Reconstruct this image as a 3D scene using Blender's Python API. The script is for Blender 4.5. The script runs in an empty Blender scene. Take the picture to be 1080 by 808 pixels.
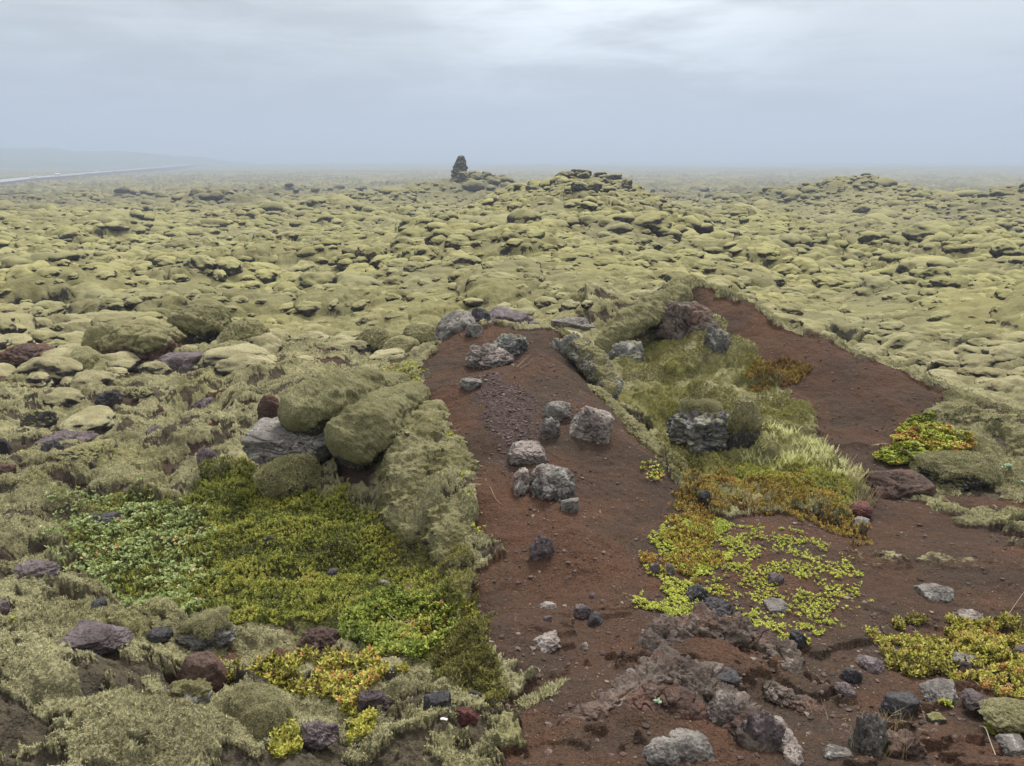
import bpy, bmesh, math, random
import numpy as np

# ------------------------------------------------------------------ camera, world, sun, exposure
S = bpy.context.scene
COL = S.collection
F_PX, PITCH, CAMZ = 800.0, 16.5, 1.6
CT, ST = math.cos(math.radians(PITCH)), math.sin(math.radians(PITCH))

cd = bpy.data.cameras.new("camera")
cam = bpy.data.objects.new("camera", cd)
COL.objects.link(cam)
cam.location = (0, 0, CAMZ)
cam.rotation_euler = (math.radians(90 - PITCH), 0, 0)
cd.sensor_width = 36.0
cd.lens = 36.0 * F_PX / 1080.0
cd.clip_start = 0.05
cd.clip_end = 30000
S.camera = cam

S.view_settings.view_transform = 'Standard'
S.view_settings.look = 'None'
S.view_settings.gamma = 1.0
S.view_settings.use_curve_mapping = False
S.view_settings.exposure = 0.34
S.cycles.max_bounces = 6
S.cycles.diffuse_bounces = 3
S.cycles.volume_bounces = 1
S.cycles.use_denoising = True

SUN_EL, SUN_AZ = math.radians(53), math.radians(16)   # azimuth from +Y towards +X
w = bpy.data.worlds.new("World")
S.world = w
w.use_nodes = True


class NT:
    """small node-tree helper"""
    def __init__(self, tree):
        self.t = tree
        self.n = tree.nodes
        self.n.clear()

    def new(self, kind, **kw):
        nd = self.n.new(kind)
        for k, v in kw.items():
            setattr(nd, k, v)
        return nd

    def put(self, sock, val):
        if val is None:
            return
        if hasattr(val, 'is_output') or isinstance(val, bpy.types.NodeSocket):
            self.t.links.new(val, sock)
        else:
            if isinstance(val, (tuple, list)) and len(val) == 3 and sock.type == 'RGBA':
                val = (*val, 1)
            sock.default_value = val

    def math(self, op, a, b=0.0, c=None, clamp=False):
        nd = self.new('ShaderNodeMath', operation=op, use_clamp=clamp)
        self.put(nd.inputs[0], a)
        self.put(nd.inputs[1], b)
        if c is not None:
            self.put(nd.inputs[2], c)
        return nd.outputs[0]

    def mix(self, fac, a, b, blend='MIX'):
        nd = self.new('ShaderNodeMix', data_type='RGBA', blend_type=blend)
        self.put(nd.inputs[0], fac)
        self.put(nd.inputs[6], a)
        self.put(nd.inputs[7], b)
        return nd.outputs[2]

    def noise(self, vec, scale, detail=4, rough=0.55, dist=0.0, col=False):
        nd = self.new('ShaderNodeTexNoise')
        self.put(nd.inputs['Vector'], vec)
        nd.inputs['Scale'].default_value = scale
        nd.inputs['Detail'].default_value = detail
        nd.inputs['Roughness'].default_value = rough
        nd.inputs['Distortion'].default_value = dist
        return nd.outputs[1] if col else nd.outputs[0]

    def voro(self, vec, scale, feature='F1', out=0):
        nd = self.new('ShaderNodeTexVoronoi', feature=feature)
        self.put(nd.inputs['Vector'], vec)
        nd.inputs['Scale'].default_value = scale
        return nd.outputs[out]

    def step(self, x, lo, hi):
        nd = self.new('ShaderNodeMapRange', interpolation_type='SMOOTHSTEP')
        self.put(nd.inputs[0], x)
        self.put(nd.inputs[1], lo)
        self.put(nd.inputs[2], hi)
        nd.inputs[3].default_value = 0
        nd.inputs[4].default_value = 1
        return nd.outputs[0]

    def ramp(self, x, stops):
        nd = self.new('ShaderNodeValToRGB')
        cr = nd.color_ramp
        while len(cr.elements) < len(stops):
            cr.elements.new(0.5)
        for e, (p, c) in zip(cr.elements, stops):
            e.position = p
            e.color = (*c, 1)
        self.put(nd.inputs[0], x)
        return nd.outputs[0]

    def bump(self, h, strength, dist, normal=None):
        nd = self.new('ShaderNodeBump')
        nd.inputs['Strength'].default_value = strength
        nd.inputs['Distance'].default_value = dist
        self.put(nd.inputs['Height'], h)
        if normal is not None:
            self.put(nd.inputs['Normal'], normal)
        return nd.outputs[0]


def build_world():
    T = NT(w.node_tree)
    out = T.new('ShaderNodeOutputWorld')
    sky = T.new('ShaderNodeTexSky', sky_type='NISHITA')
    sky.sun_disc = False
    sky.sun_elevation = SUN_EL
    sky.sun_rotation = SUN_AZ
    bg1 = T.new('ShaderNodeBackground')
    T.put(bg1.inputs[0], sky.outputs[0])
    bg1.inputs[1].default_value = 0.08
    tc = T.new('ShaderNodeTexCoord')
    g = tc.outputs['Generated']
    sep = T.new('ShaderNodeSeparateXYZ')
    T.put(sep.inputs[0], g)
    z = T.math('MAXIMUM', sep.outputs[2], 0.0)
    # base tone of the overcast by elevation (brighter towards the zenith, like a real overcast)
    base = T.ramp(z, [(0.0, (0.33, 0.405, 0.55)), (0.035, (0.385, 0.45, 0.555)), (0.10, (0.50, 0.545, 0.59)),
                      (0.20, (0.64, 0.67, 0.69)), (0.55, (0.70, 0.69, 0.67)), (1.0, (1.0, 0.97, 0.92))])
    mp = T.new('ShaderNodeMapping')
    mp.inputs['Scale'].default_value = (1.0, 1.0, 5.5)
    mp.inputs['Location'].default_value = (3.6, 0.4, 0.9)
    T.put(mp.inputs[0], g)
    n1 = T.noise(mp.outputs[0], 2.1, 6, 0.55, 0.5)
    n2 = T.noise(mp.outputs[0], 6.5, 6, 0.6, 0.4)
    cl = T.math('ADD', T.math('MULTIPLY', n1, 0.58), T.math('MULTIPLY', n2, 0.42))
    f = T.step(cl, 0.38, 0.62)
    gain = T.math('ADD', 0.78, T.math('MULTIPLY', f, 0.34))
    # thin cloud in front of the sun side
    vm = T.new('ShaderNodeVectorMath', operation='DOT_PRODUCT')
    T.put(vm.inputs[0], g)
    vm.inputs[1].default_value = (0.12, 0.975, 0.17)
    glow = T.step(vm.outputs['Value'], 0.962, 1.0)
    glow = T.math('MULTIPLY', T.math('MULTIPLY', glow, T.math('ADD', 0.25, T.math('MULTIPLY', f, 0.75))), 0.50)
    gain = T.math('ADD', gain, glow)
    fade = T.step(z, 0.0, 0.06)
    gain = T.math('ADD', 1.0, T.math('MULTIPLY', T.math('SUBTRACT', gain, 1.0), fade))
    zen = T.math('ADD', 1.0, T.math('MULTIPLY', T.step(z, 0.45, 0.95), 0.75))
    gain = T.math('MULTIPLY', gain, zen)
    vs = T.new('ShaderNodeVectorMath', operation='SCALE')
    T.put(vs.inputs[0], base)
    T.put(vs.inputs['Scale'], gain)
    bg2 = T.new('ShaderNodeBackground')
    T.put(bg2.inputs[0], vs.outputs[0])
    bg2.inputs[1].default_value = 1.0
    mx = T.new('ShaderNodeMixShader')
    mx.inputs[0].default_value = 0.92
    T.t.links.new(bg1.outputs[0], mx.inputs[1])
    T.t.links.new(bg2.outputs[0], mx.inputs[2])
    T.t.links.new(mx.outputs[0], out.inputs[0])


build_world()
sd = bpy.data.lights.new("sun", 'SUN')
sd.energy = 3.7
sd.angle = math.radians(13)
sd.color = (1.0, 0.95, 0.87)
sun = bpy.data.objects.new("sun", sd)
COL.objects.link(sun)
sun.location = (0, 0, 30)
sun.rotation_euler = (math.radians(90) - SUN_EL, 0, math.radians(180) - SUN_AZ)

HAZE_DENSITY = 0.00115

# ------------------------------------------------------------------ numpy noise
def hsh(ix, iy, seed):
    h = (ix.astype(np.int64) * 374761393 + iy.astype(np.int64) * 668265263 + seed * 974634777) & 0xffffffff
    h = ((h ^ (h >> 13)) * 1274126177) & 0xffffffff
    h = ((h ^ (h >> 16)) * 2246822519) & 0xffffffff
    return (h ^ (h >> 15)).astype(np.float64) / 4294967296.0


_rs = np.random.RandomState(7)
PERM = np.concatenate([_rs.permutation(512)] * 3).astype(np.int32)
_ang = _rs.rand(512) * 2 * np.pi
GX, GY = np.cos(_ang).astype(np.float32), np.sin(_ang).astype(np.float32)
_g3 = _rs.randn(512, 3)
G3 = (_g3 / np.linalg.norm(_g3, axis=1)[:, None]).astype(np.float32)


def perlin(x, y, seed=0):
    x = x + seed * 17.31
    y = y - seed * 9.77
    xi, yi = np.floor(x), np.floor(y)
    fx, fy = (x - xi).astype(np.float32), (y - yi).astype(np.float32)
    xi = xi.astype(np.int64) & 511
    yi = yi.astype(np.int64) & 511
    u = fx * fx * fx * (fx * (fx * 6 - 15) + 10)
    v = fy * fy * fy * (fy * (fy * 6 - 15) + 10)

    def g(ox, oy):
        h = PERM[PERM[(xi + ox) & 511] + ((yi + oy) & 511)]
        return GX[h] * (fx - ox) + GY[h] * (fy - oy)
    a, b, c, d = g(0, 0), g(1, 0), g(0, 1), g(1, 1)
    return (a + u * (b - a)) * (1 - v) + (c + u * (d - c)) * v


def fbm(x, y, octs=4, seed=0, gain=0.5):
    s, a = 0, 1.0
    for o in range(octs):
        s = s + a * perlin(x, y, seed + o)
        x, y, a = x * 2.03, y * 2.03, a * gain
    return s


def perlin3(p, seed=0):
    p = p + np.array([seed * 7.13, seed * 3.71, -seed * 5.17])
    i = np.floor(p)
    f = p - i
    i = i.astype(np.int64) & 511
    u = f * f * f * (f * (f * 6 - 15) + 10)
    r = 0
    for ox in (0, 1):
        for oy in (0, 1):
            for oz in (0, 1):
                h = PERM[PERM[PERM[(i[:, 0] + ox) & 511] + ((i[:, 1] + oy) & 511)] + ((i[:, 2] + oz) & 511)]
                g = G3[h]
                d = g[:, 0] * (f[:, 0] - ox) + g[:, 1] * (f[:, 1] - oy) + g[:, 2] * (f[:, 2] - oz)
                wgt = (u[:, 0] if ox else 1 - u[:, 0]) * (u[:, 1] if oy else 1 - u[:, 1]) * (u[:, 2] if oz else 1 - u[:, 2])
                r = r + d * wgt
    return r


def fbm3(p, octs=4, seed=0, gain=0.5):
    s, a = 0, 1.0
    for o in range(octs):
        s = s + a * perlin3(p, seed + o)
        p, a = p * 2.07, a * gain
    return s


def sstep(x, a, b):
    t = np.clip((x - a) / (b - a), 0, 1)
    return t * t * (3 - 2 * t)


def lumps(x, y, cell, seed, rmin, rmax, hk=0.5, fill=1.0, p=5.0):
    """union of rounded cushions: one per cell, each its own radius, stretch and height"""
    gx, gy = x / cell, y / cell
    ix, iy = np.floor(gx), np.floor(gy)
    acc = np.zeros_like(gx, dtype=np.float32)
    for dx in (-1, 0, 1):
        for dy in (-1, 0, 1):
            cx, cy = ix + dx, iy + dy
            ox = cx + 0.08 + 0.84 * hsh(cx, cy, seed)
            oy = cy + 0.08 + 0.84 * hsh(cx, cy, seed + 1)
            r = rmin + (rmax - rmin) * hsh(cx, cy, seed + 2)
            a = hsh(cx, cy, seed + 3) * np.pi
            st = 1.0 + 0.55 * hsh(cx, cy, seed + 4)
            hh = hk * (0.55 + 0.75 * hsh(cx, cy, seed + 5))
            if fill < 1.0:
                hh = hh * (hsh(cx, cy, seed + 6) < fill)
            ca, sa = np.cos(a), np.sin(a)
            ex, ey = gx - ox, gy - oy
            d2 = ((ex * ca + ey * sa) / st) ** 2 + ((-ex * sa + ey * ca) * st) ** 2
            q = np.clip(1 - d2 / (r * r), 0, 1)
            h = (np.sqrt(q) * r * hh).astype(np.float32)
            acc += h ** p
    return (acc ** (1.0 / p)) * cell


def cushions(x, y, cell, seed, wid):
    """tightly packed cushions: 0 in the seams between them, about 1 on their backs"""
    gx, gy = x / cell, y / cell
    ix, iy = np.floor(gx), np.floor(gy)
    f1 = np.full(gx.shape, 9.0); f2 = np.full(gx.shape, 9.0); hid = np.zeros(gx.shape)
    for dx in (-1, 0, 1):
        for dy in (-1, 0, 1):
            cx, cy = ix + dx, iy + dy
            ox = cx + 0.05 + 0.9 * hsh(cx, cy, seed)
            oy = cy + 0.05 + 0.9 * hsh(cx, cy, seed + 1)
            d = np.hypot(gx - ox, gy - oy) - 0.22 * hsh(cx, cy, seed + 2)
            n = d < f1
            f2 = np.where(n, f1, np.minimum(f2, d))
            hid = np.where(n, hsh(cx, cy, seed + 3), hid)
            f1 = np.where(n, d, f1)
    t = np.clip((f2 - f1) / wid, 0, 1)
    return (1 - (1 - t) ** 2.2) * (0.65 + 0.7 * hid)


# ------------------------------------------------------------------ pixel <-> ray
def ray(px, py):
    u, v = (px - 540.0) / F_PX, (404.0 - py) / F_PX
    return np.array([u, CT + v * ST, -ST + v * CT])


def at(px, py, D):
    """world point on the ray of a pixel, at forward distance D"""
    d = ray(px, py)
    return np.array([0, 0, CAMZ]) + d * (D / d[1])


# ------------------------------------------------------------------ the lie of the land
CTRL = [
    # centre mound: spine
    (600, 808, 1.9), (590, 740, 2.3), (590, 680, 2.9), (595, 620, 3.6), (595, 560, 4.05), (570, 500, 4.72),
    (545, 450, 5.38), (525, 400, 6.25), (510, 368, 7.3), (505, 343, 8.0),
    # its right edge and crest
    (600, 358, 7.5), (612, 400, 6.7), (645, 435, 6.0), (690, 478, 5.4), (712, 510, 4.95), (715, 570, 4.15), (690, 625, 3.5),
    # its left edge
    (445, 395, 6.9), (452, 440, 5.9), (475, 500, 5.0), (500, 560, 4.25), (490, 620, 3.65), (500, 670, 3.1),
    (530, 740, 2.45), (520, 790, 2.05), (440, 800, 2.05), (380, 770, 2.35), (330, 770, 2.4),
    (428, 432, 6.1), (432, 480, 5.15), (458, 530, 4.52), (425, 540, 4.65),
    # hollow on the left
    (396, 545, 4.9), (440, 585, 4.35), (340, 560, 4.7), (300, 600, 4.2), (260, 540, 5.1), (200, 560, 4.85),
    (250, 640, 3.7), (180, 610, 4.1), (120, 600, 4.15), (350, 640, 3.75), (430, 660, 3.5), (480, 690, 3.2), (420, 690, 3.15),
    (330, 700, 2.95), (280, 720, 2.75), (450, 727, 2.6),
    # ground on the left
    (200, 680, 3.15), (100, 680, 3.1), (20, 640, 3.55), (100, 740, 2.6), (30, 790, 2.15), (200, 780, 2.3), (-80, 720, 2.7),
    (-60, 600, 4.0), (60, 540, 5.3), (160, 510, 5.9), (230, 490, 6.3), (20, 480, 7.0), (120, 450, 7.9), (230, 440, 8.0),
    (30, 420, 9.6), (150, 410, 10.2), (280, 400, 9.6), (350, 395, 9.5), (420, 378, 10.6), (-100, 450, 7.8),
    # hollow between the mounds
    (650, 375, 8.8), (690, 350, 9.4), (700, 400, 8.0), (720, 430, 7.3), (700, 460, 6.9), (770, 400, 7.8), (790, 440, 7.0),
    (740, 490, 6.0), (760, 515, 5.4), (740, 545, 4.7), (820, 470, 6.2), (870, 490, 5.9), (620, 352, 10.0),
    # right mound: crest, face
    (700, 308, 9.6), (735, 300, 9.6), (790, 322, 9.1), (870, 357, 8.3), (940, 388, 7.7), (1005, 413, 7.2), (1080, 440, 6.6), (1180, 475, 6.0),
    (740, 330, 9.0), (800, 365, 8.2), (860, 410, 7.3), (880, 450, 6.6), (930, 480, 6.0), (920, 515, 5.45), (1000, 470, 6.1), (1060, 490, 5.8),
    (1040, 520, 5.3), (960, 545, 4.9), (1080, 560, 4.6), (900, 560, 4.6), (830, 560, 4.4), (800, 600, 3.8), (880, 620, 3.6),
    (1000, 620, 3.7), (1080, 640, 3.45), (760, 650, 3.3), (860, 680, 3.05), (960, 690, 2.95), (1060, 700, 2.85),
    (760, 690, 2.7), (700, 700, 2.65), (705, 738, 2.25), (800, 740, 2.45), (880, 760, 2.35), (1000, 770, 2.25), (1080, 790, 2.1),
    (740, 800, 1.95), (620, 770, 2.1), (900, 808, 1.95), (1200, 720, 2.6), (1250, 600, 3.6),
]
_c = np.array([at(*c) for c in CTRL])
_extra = [(0, 0.3, 0.0), (0, -2, 0.0), (-2, 0, -.15), (2, 0, -.1), (-5, 0, -.6), (5, 0, -.5), (0, -8, -.6), (-8, -5, -1.0), (8, -5, -1.0)]
# the drop behind the crests
for px, py, D, k, z in ((505, 343, 8.0, 1.9, -1.45), (560, 345, 8.0, 1.9, -1.05), (440, 370, 8.0, 1.9, -1.35), (735, 300, 9.6, 1.9, -1.75), (670, 320, 9.6, 2.8, -1.6),
                        (790, 322, 9.1, 1.9, -1.75), (870, 357, 8.3, 1.9, -1.8), (940, 388, 7.7, 1.8, -1.8), (1005, 413, 7.2, 1.8, -1.75),
                        (1080, 440, 6.6, 1.8, -1.7), (1180, 475, 6.0, 1.8, -1.6), (1300, 500, 5.5, 2.2, -1.5)):
    p = at(px, py, D)
    _extra.append((p[0] + 0.25 * (px > 700), p[1] + k, z))
for px, py, D in ((604, 372, 7.3), (612, 400, 6.7), (645, 435, 6.0), (690, 478, 5.4)):
    p = at(px, py, D)
    _extra.append((p[0] + 0.38, p[1] + 0.32, p[2] - 0.42))
for a in np.radians(np.arange(-60, 61, 8)):
    _extra.append((15 * np.sin(a), 15 * np.cos(a), -1.9))
for a in np.radians(np.arange(70, 291, 20)):
    _extra.append((14 * np.sin(a), 14 * np.cos(a), -1.6))
CP = np.vstack([_c, np.array(_extra)])


def _phi(r2):
    return np.sqrt(r2 + 0.02)


_A = _phi(((CP[:, None, :2] - CP[None, :, :2]) ** 2).sum(-1)) - 0.012 * np.eye(len(CP)) * -1.0
_W = np.linalg.solve(_A + 0.0 * np.eye(len(CP)), CP[:, 2] + 1.0)
# the interpolated near land is sampled once on a fine grid and read back bilinearly
GN, GR = 560, 20.0
_gx = np.linspace(-GR, GR, GN)
_GXX, _GYY = np.meshgrid(_gx, _gx, indexing='ij')
_G = np.zeros((GN, GN))
for i in range(0, GN, 40):
    sl = slice(i, i + 40)
    r2 = (_GXX[sl, :, None] - CP[:, 0]) ** 2 + (_GYY[sl, :, None] - CP[:, 1]) ** 2
    _G[sl] = _phi(r2) @ _W - 1.0
_G = np.clip(_G, -2.6, 0.6)


def near_z(x, y):
    fx = np.clip((x + GR) / (2 * GR) * (GN - 1), 0, GN - 1.001)
    fy = np.clip((y + GR) / (2 * GR) * (GN - 1), 0, GN - 1.001)
    ix, iy = fx.astype(int), fy.astype(int)
    u, v = fx - ix, fy - iy
    return (_G[ix, iy] * (1 - u) + _G[ix + 1, iy] * u) * (1 - v) + (_G[ix, iy + 1] * (1 - u) + _G[ix + 1, iy + 1] * u) * v


RT = [0, 10, 18, 26, 50, 90, 150, 250, 450, 900, 2000, 7000]
ZT = [-1.6, -1.7, -2.0, -2.6, -3.6, -4.8, -6.1, -7.7, -9.9, -11.4, -12.8, -13.0]


def xat(px, D):
    return (px - 540.0) / F_PX * D * 1.035


RIDGES = [  # polylines of (px, D, rise above the field, half width)
    [(604, 78, 4.7, 7.5), (600, 68, 4.2, 9.0), (598, 55, 3.2, 10.0), (592, 40, 2.0, 8.5), (592, 28, 1.5, 6.0), (640, 20, 0.9, 4.0)],
    [(604, 78, 4.2, 8.0), (650, 60, 2.4, 6.0), (700, 48, 1.0, 5.0), (740, 36, 0.4, 4.0)],
    [(494, 132, 4.6, 9.0), (515, 128, 4.2, 7.0), (540, 124, 1.0, 6)],
    [(494, 132, 4.4, 9.0), (440, 122, 2.2, 9.0), (380, 112, 1.2, 8.0)],
    [(840, 112, 3.0, 9.0), (880, 108, 4.2, 9.0), (915, 104, 3.2, 12.0), (1000, 100, 2.5, 10)],
    [(1040, 84, 3.2, 7.0), (1080, 80, 3.4, 8.0), (1160, 74, 3.2, 9.0)],
    [(760, 64, 1.2, 6.0), (840, 50, 1.0, 5.0), (900, 46, 1.3, 5.0), (990, 40, 1.2, 4.0), (1100, 30, 1.0, 4.0)],
    [(1000, 22, 0.6, 2.6), (1100, 18, 0.9, 3.0), (1250, 15, 0.9, 3.0)],
    [(230, 128, 1.6, 5.0), (262, 126, 2.0, 4.0)],
    [(0, 62, 1.0, 6.0), (90, 60, 1.4, 6.0), (170, 66, .8, 6.0)],
    [(0, 23, .8, 2.5), (60, 22, .8, 2.5), (150, 26, 0.6, 3.0), (200, 27, .7, 2.5)],
    [(330, 82, 1.6, 9.0), (420, 70, 0.9, 6.0)],
]


def far_z(x, y):
    r = np.hypot(x, y)
    z = np.interp(r, RT, ZT)
    und = 0.65 * perlin(x / 13.0, y / 13.0, 3) + 0.9 * perlin(x / 41.0, y / 41.0, 5) * sstep(r, 25, 60)
    und = und + 5.0 * perlin(x / 420.0, y / 420.0, 8) * sstep(r, 500, 1500)
    z = z + und
    add = np.zeros_like(z)
    for R in RIDGES:
        best = np.zeros_like(z)
        P = [(xat(a, b), b, c, d) for a, b, c, d in R]
        for (x0, y0, h0, w0), (x1, y1, h1, w1) in zip(P[:-1], P[1:]):
            dx, dy = x1 - x0, y1 - y0
            t = np.clip(((x - x0) * dx + (y - y0) * dy) / (dx * dx + dy * dy), 0, 1)
            d = np.hypot(x - x0 - t * dx, y - y0 - t * dy)
            h = (h0 + t * (h1 - h0)) * np.exp(-(d / (w0 + t * (w1 - w0))) ** 2)
            best = np.maximum(best, h)
        add = np.maximum(add, best)
    return z + add


def base_z(x, y):
    r = np.hypot(x, y)
    k = sstep(r, 12.5, 17.0)
    return near_z(x, y) * (1 - k) + far_z(x, y) * k


_ts = np.geomspace(1.2, 900, 9000)


def hit(px, py, zf=None):
    d = ray(px, py)
    x, y, z = d[0] * _ts, d[1] * _ts, CAMZ + d[2] * _ts
    b = (zf or base_z)(x, y) - z
    i = np.argmax(b > 0)
    if b[i] <= 0:
        i = len(_ts) - 1
    return np.array([x[i], y[i], z[i]])


def wpoly(pts):
    return np.array([hit(*p)[:2] if len(p) == 2 else at(*p)[:2] for p in pts])


def psd(x, y, P):
    """signed distance to a polygon in plan, positive inside"""
    d2 = np.full(x.shape, 1e9)
    ins = np.zeros(x.shape, bool)
    n = len(P)
    for i in range(n):
        ax, ay = P[i]
        bx, by = P[(i + 1) % n]
        ex, ey = bx - ax, by - ay
        t = np.clip(((x - ax) * ex + (y - ay) * ey) / (ex * ex + ey * ey + 1e-12), 0, 1)
        d2 = np.minimum(d2, (x - ax - t * ex) ** 2 + (y - ay - t * ey) ** 2)
        c = ((ay > y) != (by > y)) & (x < (bx - ax) * (y - ay) / (by - ay + 1e-12) + ax)
        ins ^= c
    return np.where(ins, 1, -1) * np.sqrt(d2)


# plan outlines, read once from the ground
QUIET = wpoly([(470, 335, 8.4), (600, 345, 8.3), (660, 330, 9.3), (700, 300, 9.9), (860, 350, 8.7), (1000, 410, 7.5), (1200, 480, 6.1),
               (1500, 700, 3.0), (700, 900, 1.2), (400, 900, 1.2), (250, 700, 2.9), (60, 660, 3.3), (60, 560, 4.9), (200, 520, 5.7),
               (265, 490, 6.0), (290, 420, 6.4), (430, 380, 7.2)])
SOIL_A = wpoly([(485, 346), (462, 368), (442, 392), (455, 440), (472, 480), (502, 530), (512, 566), (498, 620), (486, 655), (530, 700),
                (552, 735), (522, 762), (508, 808), (500, 1000), (1500, 1000), (1400, 560), (1080, 532), (1000, 522), (930, 512), (902, 520),
                (905, 560), (850, 548), (760, 545), (720, 522), (708, 496), (678, 455), (652, 428), (622, 404), (598, 372), (580, 350), (520, 345)])
SOIL_B = wpoly([(718, 303), (790, 325), (870, 360), (955, 398), (1000, 418), (1000, 432), (975, 448), (952, 470), (942, 512), (905, 520),
                (876, 492), (860, 455), (838, 425), (808, 398), (782, 372), (760, 345), (722, 318)])
SOIL_C = wpoly([(700, 306), (722, 300), (760, 312), (745, 330), (705, 322)])
GRAVEL = wpoly([(500, 400), (530, 395), (560, 420), (570, 450), (560, 480), (540, 490), (520, 470), (505, 440)])
LUSH = wpoly([(255, 500), (330, 525), (400, 545), (440, 590), (480, 640), (525, 735), (455, 722), (350, 690), (300, 668), (230, 670), (150, 655),
              (80, 610), (60, 570), (110, 535), (190, 530)])
OLIVE = wpoly([(640, 400), (660, 375), (720, 350), (800, 370), (850, 410), (870, 470), (905, 520), (880, 545), (760, 545), (715, 500), (690, 470)])


def lump_w(x, y):
    r = np.hypot(x, y)
    wq = sstep(-psd(x, y, QUIET), 0.0, 1.2)
    return np.where(r > 14, 1.0, wq)


def crust_of(x, y):
    c = sstep(fbm(x / 0.42, y / 0.34, 7, 155, 0.70), 0.10, 0.22)
    return c * (1 - sstep(np.hypot(x, y), 10.5, 13))


def masks(x, y):
    """soil, lush, olive, gravel in 0..1"""
    n = x.size
    soil, lush, olive, grav = (np.zeros(n, np.float32) for _ in range(4))
    i = np.nonzero((np.hypot(x, y) < 13))[0]
    X, Y = x[i], y[i]
    j = 0.19 * fbm(X / 0.5, Y / 0.5, 6, 21, 0.68)
    s = np.maximum(np.maximum(psd(X, Y, SOIL_A), psd(X, Y, SOIL_B)), psd(X, Y, SOIL_C)) + j
    sm = sstep(s, -0.03, 0.03)
    # islands of moss left on the trodden ground to the right
    isl = sstep(fbm(X / 0.8 + Y / 2.2, Y / 0.45, 5, 33), 0.26, 0.36) * sstep(X, 1.6, 2.4) * sstep(Y, 3.6, 4.4) * (1 - sstep(Y, 5.9, 6.3))
    sm = sm * (1 - isl)
    # worn spots in the moss on the left
    worn = sstep(fbm(X / 0.55, Y / 0.42, 5, 44, 0.6), 0.30, 0.42) * (1 - sstep(X, -1.3, -0.7))
    sm = np.maximum(sm, worn * (psd(X, Y, LUSH) < 0.05) * 0.95)
    soil[i] = sm
    lush[i] = sstep(psd(X, Y, LUSH) + j, -0.08, 0.12)
    olive[i] = sstep(psd(X, Y, OLIVE) + 1.5 * j, -0.2, 0.2)
    grav[i] = sstep(psd(X, Y, GRAVEL) + 1.0 * j, -0.05, 0.12)
    return soil, lush, olive, grav


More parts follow.
